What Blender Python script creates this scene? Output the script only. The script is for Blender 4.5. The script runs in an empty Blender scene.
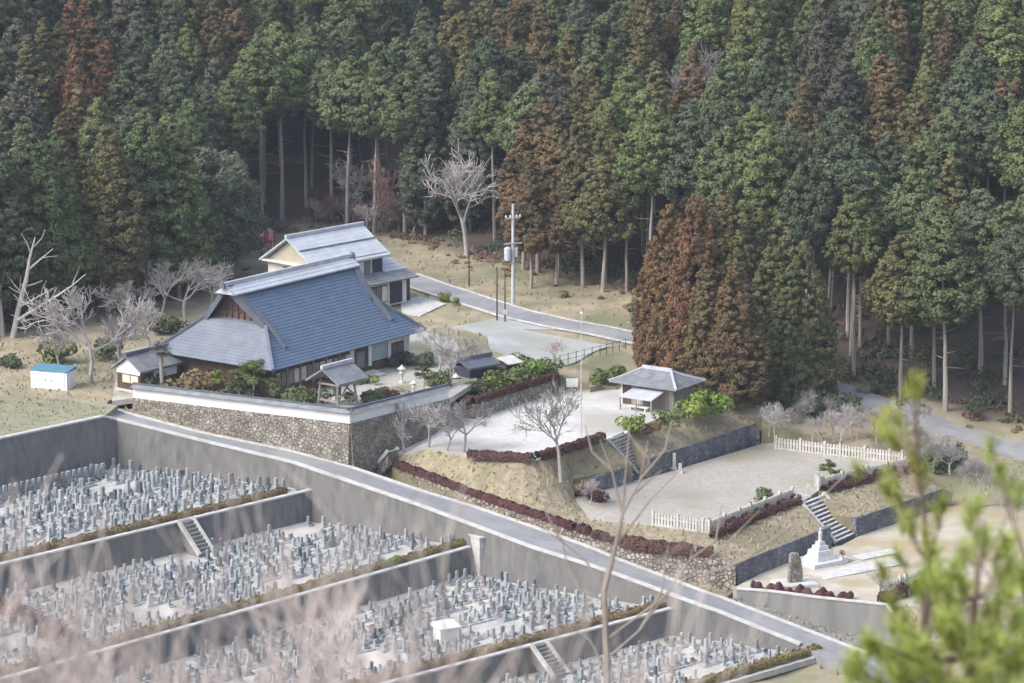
import bpy, bmesh, math, random
import numpy as np
from mathutils import Vector, Matrix
from mathutils.geometry import delaunay_2d_cdt, intersect_line_line_2d

# ------------------------------------------------------------------ camera, sky, sun, exposure
S = bpy.context.scene
COL = S.collection
F = 3600.0; PITCH = math.radians(11.8); CZ = 73.0
cam_d = bpy.data.cameras.new('camera'); cam = bpy.data.objects.new('camera', cam_d); COL.objects.link(cam)
cam.location = (0, 0, CZ); cam.rotation_euler = (math.radians(90) - PITCH, 0, 0)
cam_d.sensor_width = 36; cam_d.lens = 36 * F / 1024; cam_d.clip_end = 4000; cam_d.clip_start = 0.1
cam_d.dof.use_dof = True; cam_d.dof.focus_distance = 335; cam_d.dof.aperture_fstop = 3.5
S.camera = cam
SUN_EL, SUN_AZ = math.radians(44), math.radians(-118)      # azimuth from +Y towards +X
w = bpy.data.worlds.new('World'); S.world = w; w.use_nodes = True
nt = w.node_tree; bg = nt.nodes['Background']
sky = nt.nodes.new('ShaderNodeTexSky'); sky.sky_type = 'NISHITA'; sky.sun_disc = False
sky.sun_elevation = SUN_EL; sky.sun_rotation = SUN_AZ; sky.air_density = 1.0; sky.dust_density = 2.5
hs = nt.nodes.new('ShaderNodeHueSaturation'); hs.inputs['Saturation'].default_value = 0.72
nt.links.new(sky.outputs[0], hs.inputs['Color']); nt.links.new(hs.outputs[0], bg.inputs[0])
bg.inputs[1].default_value = 0.15
sun_d = bpy.data.lights.new('sun', 'SUN'); sun = bpy.data.objects.new('sun', sun_d); COL.objects.link(sun)
sun_d.energy = 1.0; sun_d.angle = math.radians(30); sun_d.color = (1, 0.975, 0.94)
sd = Vector((math.sin(SUN_AZ) * math.cos(SUN_EL), math.cos(SUN_AZ) * math.cos(SUN_EL), math.sin(SUN_EL)))
sun.rotation_euler = sd.to_track_quat('Z', 'Y').to_euler()
S.view_settings.view_transform = 'Standard'; S.view_settings.look = 'None'
HAZE = 0.00013
S.view_settings.exposure = 1.4; S.view_settings.gamma = 1; S.view_settings.use_curve_mapping = False
S.render.engine = 'CYCLES'; S.cycles.max_bounces = 6; S.cycles.use_denoising = True
S.cycles.volume_bounces = 0; S.cycles.volume_max_steps = 32; S.cycles.transparent_max_bounces = 8

FW = np.array([0, math.cos(PITCH), -math.sin(PITCH)]); UP = np.array([0, math.sin(PITCH), math.cos(PITCH)]); RT = np.array([1., 0, 0])
CC = np.array([0, 0, CZ])
def ray(x, y): return FW + RT * (x - 512) / F - UP * (y - 341.5) / F
def P(x, y, z):                                  # where a sight line of the survey photo meets the level z
    d = ray(x, y); return CC + d * ((z - CZ) / d[2])
def PD(x, y, dist):                              # a point at a given depth
    return CC + ray(x, y) * dist
def pr(p):
    v = np.array(p) - CC; D = v @ FW
    return 512 + F * (v @ RT) / D, 341.5 - F * (v @ UP) / D, F / D
def PL(pts): return [P(*p) for p in pts]
rng = random.Random(7); nr = np.random.default_rng(7)

# ------------------------------------------------------------------ materials
MATS = {}
def mat(name, c1, c2=None, scale=1.0, rough=0.8, detail=4, stretch=(1, 1, 1), bump=0.0, c3=None, scale3=0.1, rand=0.0, spec=0.3, metal=0.0, lo=0.35, hi=0.65):
    if name in MATS: return MATS[name]
    m = bpy.data.materials.new(name); m.use_nodes = True; MATS[name] = m
    n = m.node_tree; b = n.nodes['Principled BSDF']; L = n.links.new
    b.inputs['Roughness'].default_value = rough; b.inputs['Specular IOR Level'].default_value = spec; b.inputs['Metallic'].default_value = metal
    b.inputs['Base Color'].default_value = (*c1, 1)
    out = None
    if c2:
        tc = n.nodes.new('ShaderNodeTexCoord'); mp = n.nodes.new('ShaderNodeMapping'); mp.inputs['Scale'].default_value = stretch
        L(tc.outputs['Object'], mp.inputs[0])
        nz = n.nodes.new('ShaderNodeTexNoise'); nz.inputs['Scale'].default_value = scale; nz.inputs['Detail'].default_value = detail
        L(mp.outputs[0], nz.inputs['Vector'])
        cr = n.nodes.new('ShaderNodeValToRGB'); cr.color_ramp.elements[0].position = lo; cr.color_ramp.elements[1].position = hi
        cr.color_ramp.elements[0].color = (*c1, 1); cr.color_ramp.elements[1].color = (*c2, 1)
        L(nz.outputs['Fac'], cr.inputs[0]); out = cr.outputs[0]
        if c3:
            n2 = n.nodes.new('ShaderNodeTexNoise'); n2.inputs['Scale'].default_value = scale3; n2.inputs['Detail'].default_value = 5
            L(tc.outputs['Object'], n2.inputs['Vector'])
            r2 = n.nodes.new('ShaderNodeValToRGB'); r2.color_ramp.elements[0].position = .48; r2.color_ramp.elements[1].position = .62
            L(n2.outputs['Fac'], r2.inputs[0])
            mx = n.nodes.new('ShaderNodeMixRGB'); L(r2.outputs[0], mx.inputs[0]); L(out, mx.inputs[1]); mx.inputs[2].default_value = (*c3, 1); out = mx.outputs[0]
        if bump:
            bp = n.nodes.new('ShaderNodeBump'); bp.inputs['Strength'].default_value = bump; bp.inputs['Distance'].default_value = 0.1
            L(nz.outputs['Fac'], bp.inputs['Height']); L(bp.outputs[0], b.inputs['Normal'])
    if rand:
        oi = n.nodes.new('ShaderNodeObjectInfo'); h = n.nodes.new('ShaderNodeHueSaturation')
        mr = n.nodes.new('ShaderNodeMapRange'); mr.inputs[3].default_value = 1 - rand; mr.inputs[4].default_value = 1 + rand
        L(oi.outputs['Random'], mr.inputs[0]); L(mr.outputs[0], h.inputs['Value'])
        m2 = n.nodes.new('ShaderNodeMapRange'); m2.inputs[3].default_value = .485; m2.inputs[4].default_value = .515
        ma = n.nodes.new('ShaderNodeMath'); ma.operation = 'FRACT'; mm = n.nodes.new('ShaderNodeMath'); mm.operation = 'MULTIPLY'; mm.inputs[1].default_value = 7.31
        L(oi.outputs['Random'], mm.inputs[0]); L(mm.outputs[0], ma.inputs[0]); L(ma.outputs[0], m2.inputs[0]); L(m2.outputs[0], h.inputs['Hue'])
        if out: L(out, h.inputs['Color'])
        else: h.inputs['Color'].default_value = (*c1, 1)
        out = h.outputs[0]
    if out: L(out, b.inputs['Base Color'])
    return m
def leafmat(name, c1, c2, scale=0.6, rand=0.18):
    m = mat(name, c1, c2, scale=scale, rough=0.75, rand=rand, spec=0.15, detail=3, lo=.3, hi=.7)
    return m
def stonemat(name, c1, c2, gap, cell=2.2, rough=.9):
    m = bpy.data.materials.new(name); m.use_nodes = True; MATS[name] = m
    n = m.node_tree; b = n.nodes['Principled BSDF']; L = n.links.new; b.inputs['Roughness'].default_value = rough
    tc = n.nodes.new('ShaderNodeTexCoord')
    v = n.nodes.new('ShaderNodeTexVoronoi'); v.inputs['Scale'].default_value = cell; L(tc.outputs['Object'], v.inputs['Vector'])
    e = n.nodes.new('ShaderNodeTexVoronoi'); e.feature = 'DISTANCE_TO_EDGE'; e.inputs['Scale'].default_value = cell; L(tc.outputs['Object'], e.inputs['Vector'])
    sp = n.nodes.new('ShaderNodeSeparateColor'); L(v.outputs['Color'], sp.inputs[0])
    mx = n.nodes.new('ShaderNodeMixRGB'); L(sp.outputs[0], mx.inputs[0]); mx.inputs[1].default_value = (*c1, 1); mx.inputs[2].default_value = (*c2, 1)
    r = n.nodes.new('ShaderNodeValToRGB'); r.color_ramp.elements[0].position = 0.02; r.color_ramp.elements[1].position = .12; L(e.outputs['Distance'], r.inputs[0])
    m2 = n.nodes.new('ShaderNodeMixRGB'); L(r.outputs[0], m2.inputs[0]); m2.inputs[1].default_value = (*gap, 1); L(mx.outputs[0], m2.inputs[2])
    nz = n.nodes.new('ShaderNodeTexNoise'); nz.inputs['Scale'].default_value = .8; nz.inputs['Detail'].default_value = 6; L(tc.outputs['Object'], nz.inputs['Vector'])
    h = n.nodes.new('ShaderNodeHueSaturation'); mr = n.nodes.new('ShaderNodeMapRange'); mr.inputs[1].default_value = .3; mr.inputs[2].default_value = .7; mr.inputs[3].default_value = .65; mr.inputs[4].default_value = 1.3
    L(nz.outputs['Fac'], mr.inputs[0]); L(mr.outputs[0], h.inputs['Value']); L(m2.outputs[0], h.inputs['Color']); L(h.outputs[0], b.inputs['Base Color'])
    bp = n.nodes.new('ShaderNodeBump'); bp.inputs['Strength'].default_value = .8; bp.inputs['Distance'].default_value = .12; L(r.outputs[0], bp.inputs['Height']); L(bp.outputs[0], b.inputs['Normal'])
    return m

M = {}
M['dry'] = mat('dry_grass', (.22, .185, .12), (.32, .275, .19), 1.6, .95, 8, c3=(.21, .185, .115), scale3=.12, bump=.6)
M['gravel_white'] = mat('white_gravel', (.44, .43, .405), (.54, .53, .505), 3, .95, 8, c3=(.36, .335, .29), scale3=.1, bump=.2)
M['gravel'] = mat('grey_gravel', (.30, .275, .24), (.38, .35, .31), 2.5, .95, 8, c3=(.27, .25, .19), scale3=.11, bump=.3)
M['court'] = mat('court_gravel', (.34, .32, .28), (.42, .40, .36), 2.5, .95, 8, c3=(.22, .22, .13), scale3=.2)
M['grave_ground'] = mat('grave_gravel', (.33, .32, .305), (.44, .43, .41), 1.5, .95, 8, c3=(.50, .465, .40), scale3=.14, bump=.3)
M['asphalt'] = mat('asphalt', (.215, .215, .22), (.26, .26, .265), 1.2, .9, 8, c3=(.29, .285, .28), scale3=.25)
M['concrete'] = mat('concrete', (.125, .122, .12), (.19, .184, .172), 1.6, .92, 12, stretch=(1, 1, .35), c3=(.16, .155, .145), scale3=.5, lo=.35, hi=.66, bump=.15)
def streaks(m, col):
    n = m.node_tree; b = n.nodes['Principled BSDF']; src = b.inputs['Base Color'].links[0].from_socket; L = n.links.new
    tc = n.nodes.new('ShaderNodeTexCoord'); mp = n.nodes.new('ShaderNodeMapping'); mp.inputs['Scale'].default_value = (1, 1, .07); L(tc.outputs['Object'], mp.inputs[0])
    nz = n.nodes.new('ShaderNodeTexNoise'); nz.inputs['Scale'].default_value = 1.7; nz.inputs['Detail'].default_value = 8; L(mp.outputs[0], nz.inputs['Vector'])
    r = n.nodes.new('ShaderNodeValToRGB'); r.color_ramp.elements[0].position = .6; r.color_ramp.elements[1].position = .74; r.color_ramp.elements[1].color = (.45, .45, .45, 1); L(nz.outputs['Fac'], r.inputs[0])
    mx = n.nodes.new('ShaderNodeMixRGB'); mx.inputs[2].default_value = (*col, 1); L(r.outputs[0], mx.inputs[0]); L(src, mx.inputs[1]); L(mx.outputs[0], b.inputs['Base Color'])
streaks(M['concrete'], (.27, .26, .235))
M['concrete_pale'] = mat('concrete_pale', (.42, .41, .39), (.54, .53, .50), 1.5, .9, 8)
M['lot'] = mat('lot_paving', (.31, .315, .30), (.39, .395, .38), .6, .9, 8, c3=(.30, .31, .27), scale3=.15)
M['stone'] = stonemat('rubble_stone', (.20, .18, .15), (.34, .31, .265), (.16, .14, .11), 3.0)
M['stone_blue'] = stonemat('blue_stone', (.13, .135, .155), (.22, .225, .25), (.10, .10, .108), 3.2)
M['stone_brown'] = stonemat('brown_stone', (.18, .15, .12), (.36, .32, .27), (.10, .085, .065), 2.5)
M['plaster'] = mat('white_plaster', (.64, .64, .64), (.72, .72, .72), .7, .85, 6)
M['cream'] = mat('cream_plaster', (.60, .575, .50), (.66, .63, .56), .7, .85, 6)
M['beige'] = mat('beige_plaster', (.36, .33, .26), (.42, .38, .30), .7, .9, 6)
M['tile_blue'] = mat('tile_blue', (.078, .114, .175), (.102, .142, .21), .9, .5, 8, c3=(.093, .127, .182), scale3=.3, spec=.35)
M['tile_skylit'] = mat('tile_skylit', (.135, .15, .185), (.17, .19, .225), .9, .55, 8, spec=.3)  # paler copy of the hall's roof tile, with sky reflection put into its colour
M['tile_grey'] = mat('tile_grey', (.155, .16, .17), (.23, .235, .25), 1.2, .6, 8, spec=.35)
M['tile_dark'] = mat('tile_dark', (.085, .095, .12), (.12, .13, .16), 1, .55, 6, spec=.4)
M['tile_silver'] = mat('tile_silver', (.40, .42, .45), (.49, .51, .54), .8, .5, 8, spec=.4)
M['tile_light'] = mat('tile_light', (.36, .37, .40), (.46, .47, .50), .9, .5, 8, spec=.4)
M['wood'] = mat('brown_wood', (.075, .05, .038), (.12, .08, .06), 3, .8, 6, stretch=(1, 1, .1))
M['wood_red'] = mat('red_brown_wood', (.12, .07, .055), (.17, .10, .08), 3, .8, 6)
M['wood_grey'] = mat('grey_wood', (.22, .195, .17), (.30, .27, .24), 3, .85, 6, stretch=(1, 1, .1))
M['navy'] = mat('navy_siding', (.03, .032, .055), (.045, .047, .075), 2, .6, 3)
M['glass'] = mat('window_glass', (.10, .11, .12), (.16, .17, .18), .5, .12, 2, spec=.6)
M['shoji'] = mat('shoji_paper', (.55, .50, .40), (.62, .57, .46), 1, .8, 3)
M['teal'] = mat('teal_glass', (.20, .33, .33), (.30, .42, .42), .8, .15, 2, spec=.6)
M['white_metal'] = mat('white_metal', (.72, .73, .74), (.78, .79, .80), 1, .4, 3)
M['grey_metal'] = mat('grey_metal', (.42, .43, .44), (.5, .51, .52), 2, .5, 3)
M['dark_metal'] = mat('dark_metal', (.05, .048, .045), (.08, .075, .07), 2, .6, 3)
M['blue_lid'] = mat('blue_lid', (.07, .19, .25), (.10, .23, .30), 2, .5, 3)
M['granite'] = mat('grey_granite', (.19, .205, .215), (.33, .345, .352), 8, .55, 3, rand=.3)
M['granite_d'] = mat('dark_granite', (.08, .09, .10), (.15, .16, .17), 8, .4, 3, rand=.3)
M['granite_w'] = mat('white_granite', (.31, .318, .32), (.43, .435, .43), 8, .6, 3, rand=.12)
M['monument'] = mat('white_marble', (.44, .44, .45), (.56, .56, .56), 3, .6, 5)
M['fence_stone'] = mat('fence_stone', (.42, .405, .37), (.55, .53, .49), 2.2, .8, 5)
M['bark'] = mat('cedar_bark', (.22, .195, .175), (.36, .32, .29), 2.5, .95, 6, stretch=(1, 1, .12), rand=.25)
M['bark_pine'] = mat('pine_bark', (.17, .13, .10), (.26, .20, .16), 6, .95, 4)
M['bark_pale'] = mat('pale_bark', (.30, .27, .25), (.40, .365, .34), 2.5, .95, 6, stretch=(1, 1, .2), rand=.15)
M['twig'] = mat('grey_twig', (.27, .25, .24), (.37, .345, .33), 1.5, .95, 3, rand=.15)
M['twig_pink'] = mat('pink_twig', (.37, .315, .295), (.50, .44, .415), 1.5, .95, 3, rand=.15)
M['sapling'] = mat('sapling_bark', (.22, .185, .16), (.31, .27, .235), 2, .95, 4)
M['twig_red'] = mat('red_twig', (.17, .095, .085), (.25, .15, .13), 1.5, .95, 3)
M['dead'] = mat('dead_wood', (.36, .335, .30), (.46, .43, .39), 1.5, .9, 4)
M['L_c'] = leafmat('leaf_cypress', (.080, .098, .044), (.145, .168, .075))
M['L_l'] = leafmat('leaf_light', (.095, .116, .045), (.160, .182, .070))
M['L_d'] = leafmat('leaf_dark', (.062, .078, .045), (.110, .128, .070))
M['L_g'] = leafmat('leaf_grey', (.080, .096, .060), (.140, .154, .100))
M['L_o'] = leafmat('leaf_olive', (.096, .092, .042), (.175, .152, .068))
M['L_og'] = leafmat('leaf_olive_green', (.095, .102, .044), (.165, .166, .072))
M['L_b'] = leafmat('leaf_brown', (.090, .080, .040), (.185, .122, .064), scale=.4)
M['L_r'] = leafmat('leaf_rust', (.105, .080, .040), (.200, .104, .054), scale=.4)
M['L_gb'] = leafmat('leaf_greybrown', (.085, .084, .060), (.128, .122, .086))
M['L_hedge_red'] = leafmat('hedge_red', (.085, .042, .040), (.135, .068, .060), rand=.1)
M['L_hedge_green'] = leafmat('hedge_green', (.09, .12, .04), (.15, .17, .06), rand=.1)
M['L_hedge_dry'] = leafmat('hedge_dry', (.16, .125, .06), (.24, .19, .09), rand=.15)
M['L_bright'] = leafmat('leaf_bright', (.13, .19, .04), (.20, .26, .06))
M['L_pine'] = leafmat('pine_needle', (.24, .30, .065), (.36, .41, .12), rand=.2)
M['red'] = mat('red_cloth', (.35, .05, .05), (.42, .08, .08), 2, .8, 3)
M['pink'] = mat('pink_cloth', (.55, .25, .28), (.62, .33, .36), 2, .8, 3)

# ------------------------------------------------------------------ object helpers
def link(o, parent=None):
    COL.objects.link(o)
    if parent: o.parent = parent
    return o
def tag(o, label=None, cat=None, group=None, kind=None):
    if label: o['label'] = label
    if cat: o['category'] = cat
    if group: o['group'] = group
    if kind: o['kind'] = kind
    return o
def thing(name, label, cat, loc=(0, 0, 0), rz=0.0, group=None):
    o = bpy.data.objects.new(name, None); o.empty_display_size = .2; link(o)
    o.location = Vector([float(q) for q in loc]); o.rotation_euler = (0, 0, rz)
    return tag(o, label, cat, group)
class MB:
    def __init__(s): s.v = []; s.f = []; s.mi = []; s.cur = 0
    def poly(s, pts):
        i = len(s.v); s.v += [tuple(float(c) for c in p) for p in pts]; s.f.append(tuple(range(i, i + len(pts)))); s.mi.append(s.cur)
    def hexa(s, b, t):                           # bottom ring (ccw from above) and top ring
        n = len(b); i = len(s.v); s.v += [tuple(float(c) for c in p) for p in list(b) + list(t)]
        s.f.append(tuple(reversed(range(i, i + n)))); s.f.append(tuple(range(i + n, i + 2 * n)))
        for k in range(n): s.f.append((i + k, i + (k + 1) % n, i + n + (k + 1) % n, i + n + k))
        s.mi += [s.cur] * (n + 2)
    def box(s, c, sz, rz=0.0, taper=1.0):
        x, y, z = c; a, b, h = sz[0] / 2, sz[1] / 2, sz[2]; cs, sn = math.cos(rz), math.sin(rz)
        q = lambda dx, dy, zz: (x + dx * cs - dy * sn, y + dx * sn + dy * cs, zz)
        r = [(-a, -b), (a, -b), (a, b), (-a, b)]
        s.hexa([q(u, v, z) for u, v in r], [q(u * taper, v * taper, z + h) for u, v in r])
    def beam(s, p, q, w, h=None):                # rectangular bar between two points
        p, q = Vector([float(c) for c in p]), Vector([float(c) for c in q]); h = h or w; d = (q - p).normalized()
        side = d.cross(Vector((0, 0, 1)));  side = side.normalized() if side.length > 1e-4 else Vector((1, 0, 0)); u = side.cross(d)
        r = [(-1, -1), (1, -1), (1, 1), (-1, 1)]
        s.hexa([p + side * (a * w / 2) + u * (b * h / 2) for a, b in r], [q + side * (a * w / 2) + u * (b * h / 2) for a, b in r])
    def tube(s, p, q, r0, r1, n=6):
        p, q = Vector([float(c) for c in p]), Vector([float(c) for c in q]); d = (q - p).normalized()
        side = d.orthogonal().normalized(); u = d.cross(side)
        ring = lambda c, r: [c + side * (math.cos(2 * math.pi * k / n) * r) + u * (math.sin(2 * math.pi * k / n) * r) for k in range(n)]
        s.hexa(ring(p, r0), ring(q, r1))
    def lathe(s, c, prof, n=12):
        x, y, z = c; rings = []
        for r, h in prof:
            i = len(s.v); s.v += [(x + r * math.cos(2 * math.pi * k / n), y + r * math.sin(2 * math.pi * k / n), z + h) for k in range(n)]; rings.append(i)
        for a, b in zip(rings, rings[1:]):
            for k in range(n): s.f.append((a + k, a + (k + 1) % n, b + (k + 1) % n, b + k)); s.mi.append(s.cur)
        s.f.append(tuple(rings[-1] + k for k in range(n))); s.mi.append(s.cur)
    def mesh(s, name, mats):
        me = bpy.data.meshes.new(name); me.from_pydata(s.v, [], s.f); me.update()
        for m in (mats if isinstance(mats, (list, tuple)) else [mats]): me.materials.append(m)
        if any(s.mi): me.polygons.foreach_set('material_index', s.mi)
        return me
    def build(s, name, mats, parent=None):
        return link(bpy.data.objects.new(name, s.mesh(name, mats)), parent)
def quads_mesh(name, V, m):                      # V: (n,4,3) array of separate leaf faces
    n = len(V); me = bpy.data.meshes.new(name); me.vertices.add(n * 4); me.loops.add(n * 4); me.polygons.add(n)
    me.vertices.foreach_set('co', V.reshape(-1).astype(np.float32)); me.loops.foreach_set('vertex_index', np.arange(n * 4, dtype=np.int32))
    me.polygons.foreach_set('loop_start', np.arange(0, n * 4, 4, dtype=np.int32)); me.update(calc_edges=True)
    me.materials.append(m); return me
def leaf_quads(C, N, size, jit=.5, asp=.6):
    n = len(C); N = N + nr.normal(0, jit, (n, 3)); N /= np.linalg.norm(N, axis=1, keepdims=True) + 1e-9
    R = nr.normal(0, 1, (n, 3)); T = np.cross(N, R); T /= np.linalg.norm(T, axis=1, keepdims=True) + 1e-9; B = np.cross(N, T)
    s = (size * nr.uniform(.65, 1.35, n))[:, None]
    return np.stack([C - T * s, C - B * s * asp, C + T * s, C + B * s * asp], axis=1)

# ------------------------------------------------------------------ terrain
def xy(a): return np.array([[p[0], p[1]] for p in a])
EDGE_PX = [(-260, 352, 0), (-120, 345, 0), (0, 335, 0), (60, 322, 0), (150, 300, 0), (225, 262, 0), (300, 224, .5), (420, 242, .5), (520, 268, .3), (600, 284, 0), (640, 297, 0), (720, 336, -1.5), (830, 378, -3.5), (900, 399, -4.8), (1024, 428, -6.5), (1250, 478, -8), (1500, 520, -9)]
EDGE = xy(PL(EDGE_PX))
def edge_dist(X, Y):
    best = np.full(X.shape, 1e9); sgn = np.zeros(X.shape)
    for a, b in zip(EDGE[:-1], EDGE[1:]):
        d = b - a; L2 = d @ d; t = np.clip(((X - a[0]) * d[0] + (Y - a[1]) * d[1]) / L2, 0, 1)
        px, py = a[0] + t * d[0], a[1] + t * d[1]; q = np.hypot(X - px, Y - py)
        side = d[0] * (Y - a[1]) - d[1] * (X - a[0])
        m = q < best; best = np.where(m, q, best); sgn = np.where(m, np.sign(side), sgn)
    return best * sgn
CTRL = [(-80, 440, -.4), (0, 400, -.4), (60, 385, -.3), (0, 430, -.4), (100, 405, -.4), (110, 380, -.1), (150, 330, -.1), (250, 280, 0), (430, 300, -.1), (480, 330, -.4), (440, 350, -.2), (560, 300, -.2), (600, 350, -1.1), (560, 372, -1.2), (630, 350, -1.3), (640, 375, -2.3), (700, 380, -2.5), (740, 405, -3.2), (760, 425, -4.4), (800, 420, -4.8), (850, 440, -5.5), (800, 395, -4), (905, 440, -6), (930, 455, -6.8), (960, 470, -7.6), (950, 500, -9), (1000, 480, -8.5), (1024, 520, -9.2), (1024, 460, -7.8), (1100, 500, -9), (1100, 600, -11),
        (960, 648, -11.5), (910, 645, -11.6), (880, 650, -12.2), (840, 690, -12.6), (1024, 665, -12), (1024, 700, -13), (690, 720, -13), (0, 700, -9), (-80, 640, -6)] + [(x, y, z) for x, y, z in EDGE_PX]
BACK_ROAD = [(400, 276, 0), (430, 287, -.05), (470, 300, -.15), (515, 314, -.3), (560, 324, -.5), (600, 331, -.8), (645, 341, -1.2), (700, 352, -1.8), (760, 370, -2.7), (820, 385, -3.7), (865, 398, -4.5), (910, 415, -5.3), (960, 432, -6.2), (1024, 449, -7.2), (1110, 470, -8.2)]
CTRL += [(x, y, z - .06) for x, y, z in BACK_ROAD]
CP = np.array(PL(CTRL))
NEAR = 232.0
def height(X, Y):
    X = np.asarray(X, float); Y = np.asarray(Y, float)
    w = np.zeros(X.shape); h = np.zeros(X.shape)
    for c in CP:
        q = 1 / (((X - c[0])**2 + (Y - c[1])**2) + .5)**1.6; w += q; h += q * c[2]
    h = h / w
    d = np.maximum(edge_dist(X, Y), 0)
    h = h + .52 * (np.sqrt(d * d + 64) - 8)
    # the viewer's own hillside
    hill = np.where(Y < 100, 70.5 - .6 * Y, 10.5 - .17 * (Y - 100))
    near = np.where(Y < NEAR, np.maximum(hill, -13.5), h)
    t = np.clip((Y - NEAR) / 34, 0, 1); t = t * t * (3 - 2 * t)
    return np.where(Y < NEAR, near, near * 0 + (1 - t) * -12.2 + t * h)
def gz(x, y): return float(height(np.array([x]), np.array([y]))[0])
LATE_STEPS = []; SHALLOW = []; HOLES = []                                       # outlines (XY) of built-up ground under which the sheet dips
def hole(pts): HOLES.append(xy(pts))
def inside_margin(poly, X, Y):
    ins = np.zeros(X.shape, bool); dist = np.full(X.shape, 1e9); n = len(poly)
    for i in range(n):
        a, b = poly[i], poly[(i + 1) % n]; d = b - a
        c = ((a[1] > Y) != (b[1] > Y)); xx = a[0] + (Y - a[1]) * d[0] / (d[1] if abs(d[1]) > 1e-9 else 1e-9)
        ins ^= c & (X < xx)
        t = np.clip(((X - a[0]) * d[0] + (Y - a[1]) * d[1]) / (d @ d + 1e-9), 0, 1)
        dist = np.minimum(dist, np.hypot(X - a[0] - t * d[0], Y - a[1] - t * d[1]))
    return ins, dist

def region(name, pts, m, kind='structure', interior=(), skirt=2.5, thing_label=None, cat=None, rough_amp=0.0, drape=0.0):
    """a piece of ground whose outline is given by surveyed points"""
    pts = [np.array(p) for p in pts]; pts_i = [np.array(p) for p in interior]
    V2 = [Vector((p[0], p[1])) for p in pts + pts_i]
    n = len(pts); res = delaunay_2d_cdt(V2, [(i, (i + 1) % n) for i in range(n)], [list(range(n))], 1, 1e-4)
    vs = []; src = pts + pts_i
    for k, v in enumerate(res[0]):
        o = res[3][k]; z = src[o[0]][2] if o else float(height(v.x, v.y)); vs.append((v.x, v.y, z))
    bm = bmesh.new(); bv = [bm.verts.new(v) for v in vs]
    for f in res[2]: bm.faces.new([bv[i] for i in f])
    bm.normal_update()
    for f in bm.faces:
        if f.normal.z < 0: f.normal_flip()
    if rough_amp or drape:
        for _ in range(6):
            es = [e for e in bm.edges if e.calc_length() > 1.3]
            if not es: break
            bmesh.ops.subdivide_edges(bm, edges=es, cuts=1, use_grid_fill=False); bmesh.ops.triangulate(bm, faces=bm.faces)
        inner = [v for v in bm.verts if not v.is_boundary]
        if drape:
            hh = height([v.co.x for v in bm.verts], [v.co.y for v in bm.verts])
            for v, z in zip(bm.verts, hh): v.co.z = float(z) + drape
        else:
            for _ in range(70):
                zs_ = [(v, sum(e.other_vert(v).co.z for e in v.link_edges) / len(v.link_edges)) for v in inner]
                for v, z in zs_: v.co.z = z
            for v in inner: v.co.z += rng.uniform(-1, 1) * rough_amp
    be = [e for e in bm.edges if e.is_boundary]
    r = bmesh.ops.extrude_edge_only(bm, edges=be)
    for v in [g for g in r['geom'] if isinstance(g, bmesh.types.BMVert)]: v.co.z -= skirt
    me = bpy.data.meshes.new(name); bm.to_mesh(me); bm.free(); me.materials.append(m)
    o = link(bpy.data.objects.new(name, me)); tag(o, thing_label, cat, kind=kind)
    (SHALLOW.append(xy(pts)) if drape else hole(pts))
    return o

# road through the precinct: far and near edges
U_PX = [(60, 398, -.3), (110, 408, -.7), (117, 411, -.9), (205, 434, -2.2), (293, 452, -3.1), (352, 468, -3.9), (417, 490, -4.9), (476, 508, -5.9), (535, 528, -6.75), (593, 549, -7.5), (619, 560, -7.9), (706, 593, -9.3), (724, 599, -9.7), (813, 633, -11.4), (870, 655, -12.1), (975, 700, -12.9)]
L_PX = [(60, 412, -.3), (103, 418, -.6), (117, 421, -.9), (205, 443, -2.2), (293, 464, -3.1), (352, 484, -3.9), (417, 506, -4.9), (476, 528, -5.9), (535, 550, -6.75), (593, 568, -7.5), (619, 577, -7.9), (700, 607, -9.3), (718, 613, -9.7), (800, 646, -11.4), (850, 668, -12.1), (945, 712, -12.9)]
UP3, LP3 = PL(U_PX), PL(L_PX)
region('road', UP3 + LP3[::-1], M['asphalt'], skirt=3)

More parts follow.
